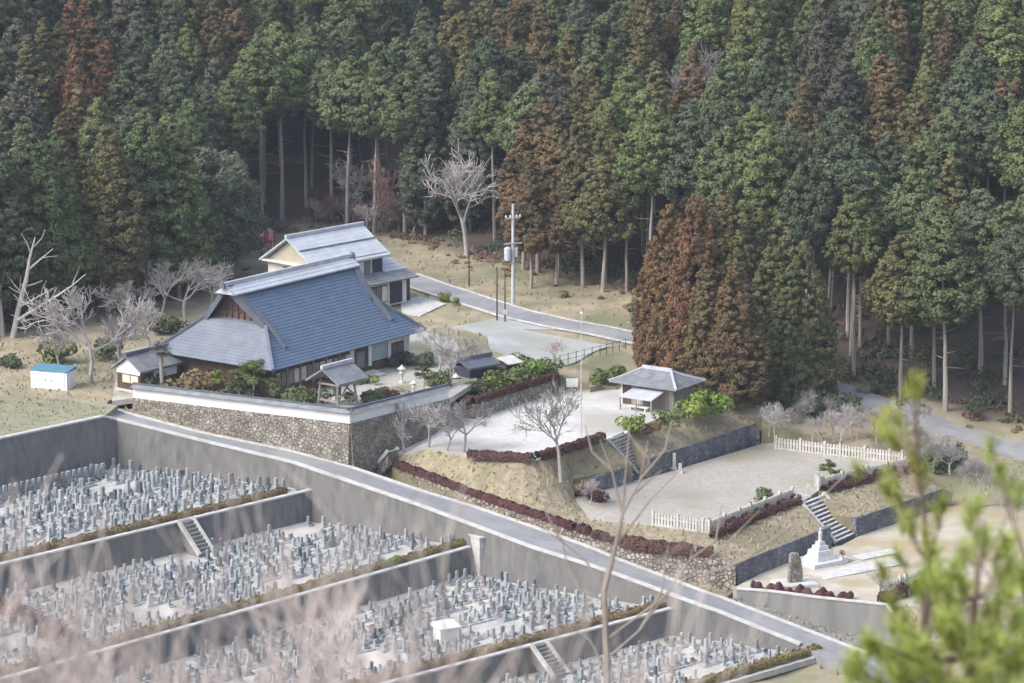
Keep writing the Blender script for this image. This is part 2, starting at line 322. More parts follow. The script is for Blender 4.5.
def wall_along(name, label, top, bottom_z, mtl, thick=.4, inward=(0, 1), cap=None, cap_h=.12, cap_w=None, lift=.06, batter=.12):
    """a retaining wall following a polyline: its face leans back a little, with an optional coping"""
    o = thing(name, label, 'wall', top[0]); org = np.array(top[0]); o_in = np.array(inward, float)
    mb, cb = MB(), MB(); n = len(top); top = [np.array(p) for p in top]
    nrm = []
    for i in range(n):
        d = top[min(i + 1, n - 1)][:2] - top[max(i - 1, 0)][:2]; q = np.array([-d[1], d[0]]) / (np.linalg.norm(d) + 1e-9)
        if q @ o_in < 0: q = -q
        nrm.append(q)
    bz = bottom_z if isinstance(bottom_z, (list, tuple)) else [bottom_z] * n
    ring = []
    for i in range(n):
        p, q = top[i], nrm[i]; h = p[2] + lift - bz[i]
        f3 = lambda off, z: (p[0] + q[0] * off - org[0], p[1] + q[1] * off - org[1], z - org[2])
        ring.append([f3(-.08 - batter * max(h, .1), bz[i] - .4), f3(-.08, p[2] + lift), f3(thick, p[2] + lift), f3(thick, bz[i] - .4)])
    for i in range(n - 1):
        a, b = ring[i], ring[i + 1]
        for k in range(4): mb.poly([a[k], b[k], b[(k + 1) % 4], a[(k + 1) % 4]])
    mb.poly(ring[0]); mb.poly(ring[-1][::-1])
    mb.build('wall_face', mtl, o)
    if cap:
        cw = cap_w or thick + .14; cr = []
        for i in range(n):
            p, q = top[i], nrm[i]; z0 = p[2] + lift + .003
            f3 = lambda off, z: (p[0] + q[0] * off - org[0], p[1] + q[1] * off - org[1], z - org[2])
            cr.append([f3(-.15, z0), f3(-.15, z0 + cap_h), f3(-.15 + cw, z0 + cap_h), f3(-.15 + cw, z0)])
        for i in range(n - 1):
            a, b = cr[i], cr[i + 1]
            for k in range(4): cb.poly([a[k], b[k], b[(k + 1) % 4], a[(k + 1) % 4]])
        cb.poly(cr[0]); cb.poly(cr[-1][::-1]); cb.build('coping', cap, o)
    return o
def kerb(name, line, m, wdt=.3, h=.13):
    mb = MB()
    for a, b in zip(line[:-1], line[1:]):
        a, b = np.array(a), np.array(b); mb.beam(a + [0, 0, h / 2 + .02], b + [0, 0, h / 2 + .02], wdt, h)
    return tag(mb.build(name, m), kind='structure')
kerb('road_kerb', UP3[2:-1], M['concrete_pale'], .35)

# ---- cemetery terraces
TZ = [-5.2, -7.7, -9.9, -12.0]
def ext(a, b, s): return a + (b - a) * s
t1a, t1b = P(0, 566, TZ[0]), P(300, 494, TZ[0]); t2a, t2b = P(79, 659, TZ[1]), P(478, 546, TZ[1])
t3a, t3b = P(394, 683, TZ[2]), P(690, 605, TZ[2]); t4a, t4b = P(690, 694, TZ[3]), P(834, 652, TZ[3])
FRONT = [(ext(t1a, t1b, -1.2), t1b), (ext(t2a, t2b, -.9), t2b), (ext(t3a, t3b, -1.6), t3b), (ext(t4a, t4b, -4.5), t4b)]
corner = P(103, 418, -.4); cornerB = np.array([corner[0], corner[1], 0])
lw_end = P(-160, 474, -.4)                       # the wall that runs from the corner out of frame
def road_xy_between(x0, x1): return [np.array(p) for p in LP3 if x0 < p[0] < x1]
def level(ps, z): return [np.array([p[0], p[1], z]) for p in ps]
def down(p, z): return np.array([p[0], p[1], z])
rd = lambda a, b: [p for p in LP3 if a[0] + .5 < p[0] < b[0] - .5]
T_POLY = []
T_POLY.append(level([lw_end, corner] + rd(corner, t1b) + [t1b, FRONT[0][0]], TZ[0]))
T_POLY.append(level([FRONT[0][0], t1b] + rd(t1b, t2b) + [t2b, FRONT[1][0]], TZ[1]))
T_POLY.append(level([FRONT[1][0], t2b] + rd(t2b, t3b) + [t3b, FRONT[2][0]], TZ[2]))
T_POLY.append(level([FRONT[2][0], t3b] + rd(t3b, t4b) + [t4b, FRONT[3][0]], TZ[3]))
for k in range(4): region('cemetery_ground', T_POLY[k], M['grave_ground'], skirt=.5)
# road-side retaining wall, then the three terrace walls
line = [corner] + rd(corner, t4b)
bz = []
for p in line:
    z = TZ[0]
    for k, tb in enumerate((t1b, t2b, t3b)):
        if p[0] > tb[0]: z = TZ[k + 1]
    bz.append(TZ[3] - .6)
wall_along('retaining_wall', 'long dark concrete wall holding the road above the cemetery', line, bz, M['concrete'], .5, (0, 1), M['concrete_pale'], .16, .5)
wall_along('retaining_wall', 'tall dark concrete wall below the grassy field at the cemetery corner', [lw_end, ext(lw_end, corner, 1.0)], TZ[0], M['concrete'], .5, (0, 1), M['concrete_pale'], .16, .5)
for k, lab in enumerate(['low concrete wall between the top two cemetery terraces', 'low concrete wall between the second and third cemetery terraces', 'low concrete wall above the lowest cemetery terrace']):
    a, b = FRONT[k]; d = (b - a) / np.linalg.norm(b - a)
    wall_along('terrace_wall', lab, [a, ext(a, b, .5), b + d * 1.6], TZ[k + 1], M['concrete'], .45, (-.2, 1), M['concrete_pale'], .14, .5)
for k, f_, lab in ((0, (186, 522, TZ[0]), 'short concrete steps through the top cemetery terrace wall'), (2, (537, 645, TZ[2]), 'short concrete steps through the third cemetery terrace wall')):
    a, b = FRONT[k]; d = (b - a) / np.linalg.norm(b - a); nn = np.array([-d[1], d[0], 0]); c_ = a + d * ((P(*f_) - a) @ d)
    LATE_STEPS.append((lab, c_ - d * .8 - nn * .1 + [0, 0, .1], c_ + d * .8 - nn * .1 + [0, 0, .1], c_ - d * .8 - nn * 2.8 + [0, 0, TZ[k + 1] - TZ[k] + .1], c_ + d * .8 - nn * 2.8 + [0, 0, TZ[k + 1] - TZ[k] + .1]))
# left field edge ground
region('field', PL([(-160, 473, -.35), (103, 417, -.35), (118, 405, -.2), (60, 398, -.25), (0, 404, -.3), (-160, 436, -.35)]), mat('field_grass', (.19, .185, .115), (.26, .245, .165), .8, .95, 8, c3=(.33, .30, .23), scale3=.12, bump=.4))

# ---- temple precinct ground
court = PL([(112, 401, -.2), (133, 398, 0), (350, 424, 0), (449, 399, 0), (478, 380, 0), (455, 340, 0), (380, 318, 0), (280, 318, 0), (120, 352, 0)])
region('courtyard', court, M['court'], skirt=.5)
plaza = PL([(352, 466, -4.3), (388, 465, -4.5), (402, 455, -3.6), (430, 449, -2.7), (467, 457, -2.5), (522, 462, -2.5), (533, 461.6, -2.5), (545, 459.5, -2.5), (560, 455, -2.5), (605, 441, -2.5), (614, 436, -2.5), (660, 418, -2.5), (700, 410, -2.5), (712, 392, -2.5), (690, 372, -2.5), (650, 374, -2.5), (620, 384, -2.5), (558, 391, -2.5), (473, 417, -2.5), (449, 421, -2.5), (352, 456, -4.0)])
region('plaza', plaza, M['gravel_white'], skirt=2)
bankA = PL([(388, 465, -4.5), (402, 455, -3.6), (430, 449, -2.7), (467, 457, -2.5), (522, 462, -2.5), (533, 461.6, -2.5), (545, 459.5, -2.5), (560, 455, -2.5), (605, 441, -2.5), (632, 466, -4.7), (569, 486, -5.2), (571, 489, -5.9), (575, 500, -5.9), (590, 520, -6.3), (653, 526, -6.3), (709, 534, -6.3), (736, 564, -7.6), (716, 559, -7.2), (650, 554, -7.05), (619, 546, -6.9), (590, 536, -6.6), (560, 526, -6.3), (520, 513, -5.9), (480, 499, -5.4), (440, 484, -4.9)])
region('grass_bank', bankA, M['dry'], skirt=3, rough_amp=.1)
bankB = PL([(627, 432, -2.5), (649, 458.5, -4.7), (690, 445.5, -4.7), (748, 426, -4.7), (758, 422, -4.6), (740, 405, -3.2), (712, 392, -2.5), (700, 410, -2.5), (660, 418, -2.5)])
region('grass_bank', bankB, M['dry'], skirt=2, rough_amp=.04)
mid = PL([(571, 489, -5.9), (645, 479, -6.3), (771, 441, -6.3), (845, 452, -6.3), (905, 463, -6.3), (908, 470, -6.3), (819, 490, -6.3), (801, 503, -6.3), (792, 501, -6.3), (709, 534, -6.3), (653, 526, -6.3), (590, 520, -6.3), (575, 500, -5.9)])
region('gravel_terrace', mid, M['gravel'], skirt=2)
bankC = PL([(709, 534, -6.3), (792, 501, -6.3), (801, 503, -6.3), (824, 529, -7.6), (736, 564, -7.6)])
region('grass_bank', bankC, M['dry'], skirt=2, rough_amp=.04)
bankD = PL([(818, 496, -6.3), (819, 490, -6.3), (908, 470, -6.3), (942, 489, -7.6), (857, 518, -7.6), (836, 515, -7.4)])
region('grass_bank', bankD, M['dry'], skirt=2, rough_amp=.04)
plot = PL([(746, 589, -9.2), (733, 588, -9.2), (760, 574, -9.2), (809, 552, -9.2), (842, 545, -9.2), (859, 536, -9.2), (946, 506, -9.2), (1040, 500, -9.3), (1040, 600, -9.4), (940, 606, -9.3), (887, 606, -9.2), (820, 599, -9.2)])
region('lower_plot', plot, mat('sandy_ground', (.36, .32, .25), (.46, .42, .34), .7, .95, 8, c3=(.34, .28, .17), scale3=.12), skirt=2)
bankE = PL([(887, 606, -9.2), (940, 606, -9.3), (1040, 600, -9.4), (1040, 655, -11.6), (960, 645, -11.2), (908, 638, -10.9)])
region('grass_bank', bankE, M['dry'], skirt=2, rough_amp=.06)
garden = PL([(449, 400, -1.2), (473, 405, -1.2), (557, 379, -1.2), (556, 366, -1.2), (505, 360, -1.1), (470, 372, -1.1)])
region('garden_bed', garden, mat('garden_soil', (.16, .13, .08), (.22, .19, .11), 1.5, .95, 6), skirt=2)
lot = PL([(487, 338, -.75), (520, 331, -.7), (612, 344, -1.0), (561, 365, -1.1), (518, 358, -.95), (490, 352, -.85)])
region('paved_lot', lot, M['lot'], skirt=.3, drape=.07)
yard = PL([(400, 300, .02), (420, 296, .02), (446, 303, .02), (420, 313, .02), (402, 310, .02)])
region('house_yard', yard, M['concrete_pale'], skirt=.3, drape=.1)
apron = PL([(452, 326, -.3), (500, 316, -.22), (530, 322, -.35), (560, 328, -.5), (520, 330, -.6), (487, 337, -.6)])
region('driveway', apron, M['lot'], skirt=.3, drape=.05)
# back road
def strip(name, line, wdt, m, lift=.03, z=None):
    Lf, Rt = [], []
    line = [np.array(p) for p in line]
    for i, p in enumerate(line):
        d = line[min(i + 1, len(line) - 1)] - line[max(i - 1, 0)]; q = np.array([-d[1], d[0], 0]); q /= np.linalg.norm(q)
        Lf.append(p + q * wdt / 2 + [0, 0, lift]); Rt.append(p - q * wdt / 2 + [0, 0, lift])
    region(name, Rt + Lf[::-1], m, skirt=.3, drape=.09)
    for q in (Lf, Rt):
        for p in q: p[2] = gz(p[0], p[1]) + .09
    return Lf, Rt
bl, br = strip('back_road', PL(BACK_ROAD), 4.2, M['asphalt'])
kerb('back_road_kerb', br[:9], M['concrete_pale'], .3); kerb('back_road_kerb', bl[:9], M['concrete_pale'], .25, .1)

# ---- ground sheet to the horizon
def build_ground():
    xs = np.concatenate([np.linspace(-900, -110, 16), np.arange(-100, 100.1, 1.25), np.linspace(110, 900, 16)])
    ys = np.concatenate([np.linspace(-60, 225, 40), np.arange(230, 480, 1.25), np.linspace(485, 1500, 24)])
    X, Y = np.meshgrid(xs, ys); Z = height(X, Y)
    far = np.clip((Y - 470) / 200, 0, 1); Z = Z * (1 - far) + np.minimum(Z, 70) * far
    core = (np.abs(X) < 100) & (Y > 230) & (Y < 480)
    G = 1.0; gx, gy = np.arange(-110, 110.1, G), np.arange(230, 480.1, G); MX, MY = np.meshgrid(gx, gy); U = np.zeros(MX.shape, bool)
    for poly in HOLES: U |= inside_margin(poly, MX, MY)[0]
    def dil(m, r):
        o = m.copy(); k = int(math.ceil(r / G))
        for a in range(-k, k + 1):
            for b in range(-k, k + 1):
                if a * a + b * b <= (r / G)**2: o |= np.roll(np.roll(m, a, 0), b, 1)
        return o
    ero = lambda m, r: ~dil(~m, r)
    Cl = ero(dil(U, 3), 3) | U; deep = ero(Cl, 2.2); rim = dil(Cl, 1.2)
    look = lambda m: m[np.clip(np.round((Y - 230) / G).astype(int), 0, MX.shape[0] - 1), np.clip(np.round((X + 110) / G).astype(int), 0, MX.shape[1] - 1)] & (np.abs(X) < 109) & (Y > 231) & (Y < 479)
    dip = np.where(look(deep), -17.0 - Z, np.where(look(Cl), -.4, np.where(look(rim), -.15, 0)))
    for poly in SHALLOW: dip = np.where(inside_margin(poly, X, Y)[0] & (dip == 0), -.14, dip)
    Z = Z + dip + np.where(core, .06 * np.sin(X * 1.3 + Y * .7) * np.sin(Y * 1.1 - X * .4), 0)
    ny, nx = X.shape; V = np.stack([X, Y, Z], -1).reshape(-1, 3)
    idx = np.arange(ny * nx).reshape(ny, nx); Fc = np.stack([idx[:-1, :-1], idx[:-1, 1:], idx[1:, 1:], idx[1:, :-1]], -1).reshape(-1, 4)
    me = bpy.data.meshes.new('ground'); me.from_pydata(V.tolist(), [], Fc.tolist()); me.update()
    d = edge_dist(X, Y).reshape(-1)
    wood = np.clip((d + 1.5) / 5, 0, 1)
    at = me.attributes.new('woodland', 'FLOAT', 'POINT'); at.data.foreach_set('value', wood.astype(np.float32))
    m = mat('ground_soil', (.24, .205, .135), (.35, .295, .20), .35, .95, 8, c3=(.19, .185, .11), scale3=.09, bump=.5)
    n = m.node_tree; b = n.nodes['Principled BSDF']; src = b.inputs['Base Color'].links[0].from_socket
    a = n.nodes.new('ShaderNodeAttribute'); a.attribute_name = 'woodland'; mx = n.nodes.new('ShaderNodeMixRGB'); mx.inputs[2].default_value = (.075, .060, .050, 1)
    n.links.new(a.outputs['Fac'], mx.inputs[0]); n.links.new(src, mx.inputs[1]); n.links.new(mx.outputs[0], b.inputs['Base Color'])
    me.materials.append(m)
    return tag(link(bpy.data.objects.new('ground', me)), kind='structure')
build_ground()

# ---- precinct walls
wwall = PL([(133, 398, 0), (350, 424, 0), (449, 399, 0)])
wb = [p for p in PL([(133, 398, 0), (205, 406.6, 0), (293, 417.2, 0), (350, 424, 0)])]
wall_along('stone_wall', 'rough mortared stone wall rising beside the road under the white wall', wb, [-.8, -2.1, -3.7, -4.5], M['stone'], .7, (0, 1), lift=.02, batter=.1)
wall_along('stone_wall', 'stone wall facing the gravel plaza under the white wall', PL([(350, 424, 0), (400, 411.4, 0), (449, 399, 0)]), [-4.4, -3.6, -2.6], M['stone'], .7, (-.6, 1), lift=.02, batter=.1)
def plaster_wall(label, a, b):
    d = (b - a); L = np.linalg.norm(d[:2]); rz = math.atan2(d[1], d[0]); o = thing('plaster_wall', label, 'wall', a, rz)
    m1 = MB(); m1.box((L / 2, .2, .02), (L, .3, .98)); m1.build('wall_face', M['plaster'], o)
    m2 = MB(); h = 1.0
    m2.poly([(-.1, -.3, h), (L + .1, -.3, h), (L + .1, .2, h + .32), (-.1, .2, h + .32)]); m2.poly([(L + .1, .7, h), (-.1, .7, h), (-.1, .2, h + .32), (L + .1, .2, h + .32)])
    m2.poly([(-.1, -.3, h), (-.1, .7, h), (L + .1, .7, h), (L + .1, -.3, h)]); m2.poly([(-.1, -.3, h), (-.1, .2, h + .32), (-.1, .7, h)]); m2.poly([(L + .1, -.3, h), (L + .1, .7, h), (L + .1, .2, h + .32)])
    r = m2.build('wall_roof', M['tile_grey'], o)
    m3 = MB(); m3.box((L / 2, .2, h + .29), (L + .2, .2, .14)); m3.build('ridge', M['tile_dark'], r)
plaster_wall('long white plaster wall with tiled top along the road side of the temple', wwall[0], wwall[1])
plaster_wall('shorter white plaster wall with tiled top facing the gravel plaza', wwall[1], wwall[2])
def lerp_poly(line, x): xs = [q[0] for q in line]; return np.array([x, np.interp(x, xs, [q[1] for q in line]), np.interp(x, xs, [q[2] for q in line])])
ub = [p for p in UP3 if p[0] < wb[-1][0] + 1.5 and p[0] > -37.5]
region('verge', ub + [np.array([p[0], p[1] + .2, float(np.interp(p[0], [q[0] for q in UP3], [q[2] for q in UP3])) + .02]) for p in wb[::-1]], M['dry'], skirt=2)
wall_along('stone_wall', 'low stone wall under the garden hedge at the back of the plaza', PL([(449, 400, -1.2), (473, 405, -1.2), (515, 392, -1.2), (557, 379, -1.2)]), -2.5, M['stone'], .4, (-.3, 1), lift=.02)
hl = [(388, 465, -4.5), (440, 484, -4.9), (480, 499, -5.4), (520, 513, -5.9), (560, 526, -6.3), (590, 536, -6.6), (619, 546, -6.9), (650, 554, -7.05), (716, 559, -7.2), (736, 564, -7.6)]
HL = PL(hl)
def road_z(p):                                   # road level beside a point of the hedge line
    xs = [q[0] for q in UP3]; return float(np.interp(p[0], xs, [q[2] for q in UP3]))
uh = [p for p in UP3 if HL[0][0] - .5 < p[0] < HL[-1][0] + 1.5]
region('verge', uh + [np.array([p[0], p[1] + .3, road_z(p) + .02]) for p in HL[::-1]], M['dry'], skirt=2)
wall_along('stone_wall', 'rough brown stone wall between the road and the grass bank hedge', HL, [road_z(p) - .1 for p in HL], M['stone_brown'], .4, (0, 1), lift=.03, batter=.28)
wall_along('stone_wall', 'short blue grey stone wall left of the upper steps', PL([(569, 486, -5.3), (600, 476, -4.75), (632, 465, -4.7)]), -6.3, M['stone_blue'], .4, (-.4, 1), lift=.03)
wall_along('stone_wall', 'longer blue grey stone wall under the rest house bank, right of the upper steps', PL([(649, 459, -4.7), (690, 445.5, -4.7), (748, 426, -4.7), (760, 430, -5)]), -6.3, M['stone_blue'], .4, (-.4, 1), lift=.03)
wall_along('stone_wall', 'blue grey stone wall behind the white statue', PL([(736, 564, -7.6), (780, 546.5, -7.6), (824, 529, -7.6), (830, 527, -7.6)]), -9.2, M['stone_blue'], .4, (-.4, 1), lift=.03)
wall_along('stone_wall', 'blue grey stone wall to the right of the lower steps', PL([(855, 518.5, -7.6), (900, 503.5, -7.6), (942, 489, -7.6), (952, 493, -8)]), -9.2, M['stone_blue'], .4, (-.4, 1), lift=.03)
vw = PL([(737, 590, -9.2), (770, 592.5, -9.2), (820, 599, -9.2), (887, 606, -9.2), (908, 638, -10.9)])
region('verge', [p for p in UP3 if 17.0 < p[0] < 33] + [np.array([p[0], p[1] + .2, float(np.interp(p[0], [q[0] for q in UP3], [q[2] for q in UP3])) + .02]) for p in vw[::-1]], M['concrete_mid'] if 'concrete_mid' in M else mat('verge_concrete', (.18, .177, .168), (.25, .245, .23), .8, .9, 8), skirt=2)
wall_along('concrete_wall', 'smooth grey concrete wall under the statue plot beside the road', PL([(737, 590, -9.2), (770, 592.5, -9.2), (820, 599, -9.2), (887, 606, -9.2)]), [-10.1, -10.9, -11.9, -12.5], mat('concrete_mid', (.17, .168, .16), (.235, .23, .218), .8, .9, 8, stretch=(1, 1, .15)), .4, (0, 1), M['concrete_pale'], .12, .45, batter=.05)
wall_along('concrete_wall', 'short sloping concrete kerb wall at the end of the statue plot', PL([(887, 606, -9.2), (908, 638, -10.9)]), -12.6, mat('concrete_mid', (0, 0, 0)), .4, (1, .1), M['concrete_pale'], .12, .4, batter=.02)

# ------------------------------------------------------------------ temple main hall
def frame(a, b):                                 # origin a, x axis to b
    d = np.array(b) - np.array(a); return math.atan2(d[1], d[0]), float(np.linalg.norm(d[:2]))
def courses(mb, ul, ur, zf, v0, v1, n, lift=.05, sgn=1):
    """roof face laid in n lapped courses between depths v0 (eave) and v1"""
    for k in range(n):
        a, b = v0 + (v1 - v0) * k / n, v0 + (v1 - v0) * (k + 1) / n
        mb.poly([(ul(a), a, zf(a) + lift), (ur(a), a, zf(a) + lift), (ur(b), b, zf(b) + .005), (ul(b), b, zf(b) + .005)])
        mb.poly([(ul(a), a, zf(a) - .02), (ur(a), a, zf(a) - .02), (ur(a), a, zf(a) + lift), (ul(a), a, zf(a) + lift)])
TA, TB = P(273, 371, 3), P(427, 330, 3)
rz, TL = frame(TA, TB); TD = 14.8
temple = thing('temple_hall', 'large temple hall with steep blue tiled roof and silver ridge', 'temple', (TA[0], TA[1], 0), rz)
ZR = 9.75; hv = TD / 2
def tz(v): t = v / hv; return 3.0 + (ZR - 3.0) * (.86 * t + .14 * t * t)
gu, gv = 3.45, 3.75
def tul(v): return v * gu / gv if v < gv else gu - (v - gv) / (hv - gv) * 1.2
def tur(v): return TL - tul(v)
rf = MB(); courses(rf, tul, tur, tz, 0, gv, 14); courses(rf, tul, tur, tz, gv, hv, 14)
front = rf.build('roof', M['tile_blue'], temple)
back = MB()
for v0, v1 in ((0, gv), (gv, hv)):
    back.poly([(tur(v0), TD - v0, tz(v0)), (tul(v0), TD - v0, tz(v0)), (tul(v1), TD - v1, tz(v1)), (tur(v1), TD - v1, tz(v1))])
back.build('back_roof', M['tile_blue'], temple)
side = MB()                                      # left hip
n = 13
for k in range(n):
    a, b = k / n, (k + 1) / n
    va, vb = a * gv, b * gv; ua, ub = a * gu, b * gu
    side.poly([(ua, TD - va, tz(va) + .03), (ua, va, tz(va) + .03), (ub, vb, tz(vb)), (ub, TD - vb, tz(vb))]); side.poly([(ua, TD - va, tz(va) - .02), (ua, va, tz(va) - .02), (ua, va, tz(va) + .03), (ua, TD - va, tz(va) + .03)])
side.poly([(gu, TD - gv, tz(gv)), (gu, gv, tz(gv)), (gu + 1, gv + .5, tz(gv) + .35), (gu + 1, TD - gv - .5, tz(gv) + .35)])
side.build('hip_roof', M['tile_skylit'], temple)
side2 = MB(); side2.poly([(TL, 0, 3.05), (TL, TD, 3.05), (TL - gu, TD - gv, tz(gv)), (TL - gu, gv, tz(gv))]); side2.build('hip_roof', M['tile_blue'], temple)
for s, (x0) in ((1, 0), (-1, TL)):
    g = MB(); X = lambda u: x0 + s * u
    g.poly([(X(gu + .5), gv + .3, tz(gv) - .1), (X(gu + .5), TD - gv - .3, tz(gv) - .1), (X(gu + .35), hv, ZR - .15)]); gb = g.build('gable_wall', M['wood_red'], temple)
    lt = MB()
    for k in range(-3, 4): lt.beam((X(gu + .4), hv + k * .75, tz(gv)), (X(gu + .4), hv + k * .75, ZR - .4 - abs(k) * 1.25), .1)
    lt.beam((X(gu + .4), gv + 1.3, tz(gv) + .9), (X(gu + .4), TD - gv - 1.3, tz(gv) + .9), .16); lt.build('lattice', M['wood'], gb)
    for t in (0, 1):
        vb = MB(); Yv = (lambda v: v) if t == 0 else (lambda v: TD - v)
        pts = [(tul(v), v) for v in np.linspace(gv - .1, hv, 7)]
        for (u0, v0), (u1, v1) in zip(pts[:-1], pts[1:]):
            o, i = [], []
            for (u, v) in ((u0, v0), (u1, v1)):
                zz = tz(v); o.append(((X(u - .12), Yv(v), zz - .5), (X(u - .12), Yv(v), zz + .28), (X(u + .75), Yv(v), zz + .22), (X(u + .75), Yv(v), zz + .0)))
            for k in range(4): vb.poly([o[0][k], o[1][k], o[1][(k + 1) % 4], o[0][(k + 1) % 4]])
        vb.build('verge', M['tile_dark'], temple)
        dr = MB(); dr.beam((X(gu + .15), Yv(gv + .3), tz(gv + .3) + .28), (X(gu + .15), Yv(1.45), tz(1.45) + .22), .32, .4); dr.build('descending_ridge', M['tile_dark'], temple)
        hr = MB(); hr.beam((X(.02), Yv(.02), 3.1), (X(gu), Yv(gv), tz(gv) + .1), .24, .2); hr.build('hip_ridge', M['tile_skylit'] if (s == 1 and t == 0) else M['tile_dark'], temple)
rc = MB(); x0, x1 = 1.95, TL - 2.5
for sg in (-1, 1):
    for k in range(3):
        a, b = 1.2 - k * .38, 1.2 - (k + 1) * .38; za, zb = ZR - .7 + k * .25 + .04, ZR - .7 + (k + 1) * .25
        rc.poly([(x0, hv + sg * a, za), (x1, hv + sg * a, za), (x1, hv + sg * b, zb), (x0, hv + sg * b, zb)]); rc.poly([(x0, hv + sg * a, za - .14), (x1, hv + sg * a, za - .14), (x1, hv + sg * a, za), (x0, hv + sg * a, za)])
for xx in (x0, x1): rc.poly([(xx, hv - 1.2, ZR - .75), (xx, hv + 1.2, ZR - .75), (xx, hv + .06, ZR + .04), (xx, hv - .06, ZR + .04)])
rcap = rc.build('ridge_cap', M['tile_silver'], temple)
rb = MB(); rb.box(((x0 + x1) / 2, hv, ZR - .02), (x1 - x0 + .2, .42, .26)); rb.box(((x0 + x1) / 2, hv, ZR + .243), (x1 - x0 + .3, .28, .1)); rb.build('ridge_beam', M['tile_light'], rcap)
for xx in (x0 - .3, x1 + .3):
    e = MB(); e.box((xx, hv, ZR - .15), (.2, .7, .58), taper=.6); e.build('ridge_end_tile', M['tile_dark'], rcap)
so = MB(); so.poly([(.1, .1, 2.93), (.1, TD - .1, 2.93), (TL - .1, TD - .1, 2.93), (TL - .1, .1, 2.93)]); so.build('soffit', M['wood'], temple)
# walls under the eaves
e0 = 1.25; wl = MB(); wl.box((TL / 2, TD / 2, 0), (TL - 2 * e0, TD - 2 * e0, 2.92)); body = wl.build('wall', M['wood'], temple)
ve = MB(); ve.box((7.2, e0 - .55, .35), (11.4, 1.0, .12)); ve.build('veranda', M['wood_red'], temple)
def panel(nm, u0, u1, z0, z1, m, dep=.06, par=temple):
    b = MB(); b.box(((u0 + u1) / 2, e0 - dep / 2 - .003, z0), (u1 - u0, dep, z1 - z0)); return b.build(nm, m, par)
nW = 6
for k in range(nW):
    u = 1.6 + k * 1.9; p = panel('sliding_door', u, u + 1.75, .5, 2.35, M['wood'], .05)
    for q in range(2): panel('pane', u + .12 + q * .85, u + .78 + q * .85, .95 if q else 1.0, 2.25, M['glass'] if (k + q) % 2 else M['shoji'], .09, p)
for u in (1.4, 3.4, 5.3, 7.2, 9.1, 11.0): panel('post', u - .09, u + .09, .0, 2.9, M['wood_grey'], .16)
panel('pillar', 12.7, 13.3, .2, 2.85, M['plaster'], .10)
d = panel('entrance_door', 13.45, 15.2, .1, 2.4, M['wood'], .04); panel('pane', 13.7, 14.9, .6, 2.2, M['glass'], .07, d)
panel('pillar', 15.5, 15.95, .6, 2.85, M['plaster'], .10)
wn = panel('window', 16.05, 18.35, 1.0, 2.55, M['grey_metal'], .08)
for k in range(3): panel('pane', 16.15 + k * .74, 16.8 + k * .74, 1.1, 2.45, M['teal'], .11, wn)
panel('pillar', 18.5, 18.95, .7, 2.85, M['plaster'], .10)
for k in range(2):
    wn = panel('window', 19.05 + k * .95, 19.95 + k * .95, 1.0, 2.2, M['wood'], .08); panel('pane', 19.15 + k * .95, 19.85 + k * .95, 1.1, 2.1, M['glass'], .11, wn)
panel('wall_panel', 19.05, 20.95, 2.25, 2.85, M['plaster'], .07)
panel('wall_panel', 21.0, 21.4, .9, 2.85, M['plaster'], .10); panel('wall_panel', 21.5, TL - e0, .9, 2.85, M['plaster'], .09)
sb = MB(); sb.box((TL - e0 - .0 + .04, TD / 2, .9), (.08, TD - 2 * e0, 1.9)); sb.build('wall_panel', M['plaster'], temple)
st = MB(); st.box((14.3, -.3, 0), (2.2, 1.4, .22)); st.box((14.3, .1, .22), (2.0, .8, .2)); st.build('entrance_step', M['concrete_pale'], temple)
rdv = MB(); rdv.box((1.9, e0 - .12, .3), (.7, .05, 1.3)); rdv.build('red_curtain', M['red'], temple)

# ------------------------------------------------------------------ two storey house behind
HA, HB = P(314, 269, 5.2), P(391, 254.5, 5.2); rz, HLn = frame(HA, HB)
house = thing('house', 'two-storey house with silver tiled gable roof behind the temple', 'house', (HA[0], HA[1], 0), rz)
HD = 8.2; hz0, hz1 = 5.2, 7.9
def gable_roof(par, x0, x1, y0, y1, ze, zr, m, n=8, ym=None, ridge=True, thick=.16, rm=None):
    ym = (y0 + y1) / 2 if ym is None else ym
    a = MB(); f = lambda v: ze + (zr - ze) * (v - y0) / (ym - y0); courses(a, lambda v: x0, lambda v: x1, f, y0, ym, n, .018)
    for k in range(n):
        p, q = y1 + (ym - y1) * k / n, y1 + (ym - y1) * (k + 1) / n; zp, zq = ze + (zr - ze) * k / n, ze + (zr - ze) * (k + 1) / n
        a.poly([(x1, p, zp + .05), (x0, p, zp + .05), (x0, q, zq), (x1, q, zq)])
    for xx in (x0, x1): a.poly([(xx, y0, ze - thick), (xx, ym, zr - thick), (xx, ym, zr), (xx, y0, ze + .05)]); a.poly([(xx, y1, ze - thick), (xx, ym, zr - thick), (xx, ym, zr), (xx, y1, ze + .05)])
    a.poly([(x0, y0, ze - thick), (x1, y0, ze - thick), (x1, ym, zr - thick), (x0, ym, zr - thick)]); a.poly([(x0, y1, ze - thick), (x1, y1, ze - thick), (x1, ym, zr - thick), (x0, ym, zr - thick)])
    a.poly([(x0, y0, ze - thick), (x1, y0, ze - thick), (x1, y0, ze + .05), (x0, y0, ze + .05)])
    r = a.build('roof', m, par)
    if ridge:
        b = MB(); b.box(((x0 + x1) / 2, ym, zr - .02), (x1 - x0 + .1, .3, .32)); b.build('ridge', rm or m, r)
    return r
gr = gable_roof(house, 0, HLn, 0, HD, hz0, hz1, M['tile_silver'], 9)
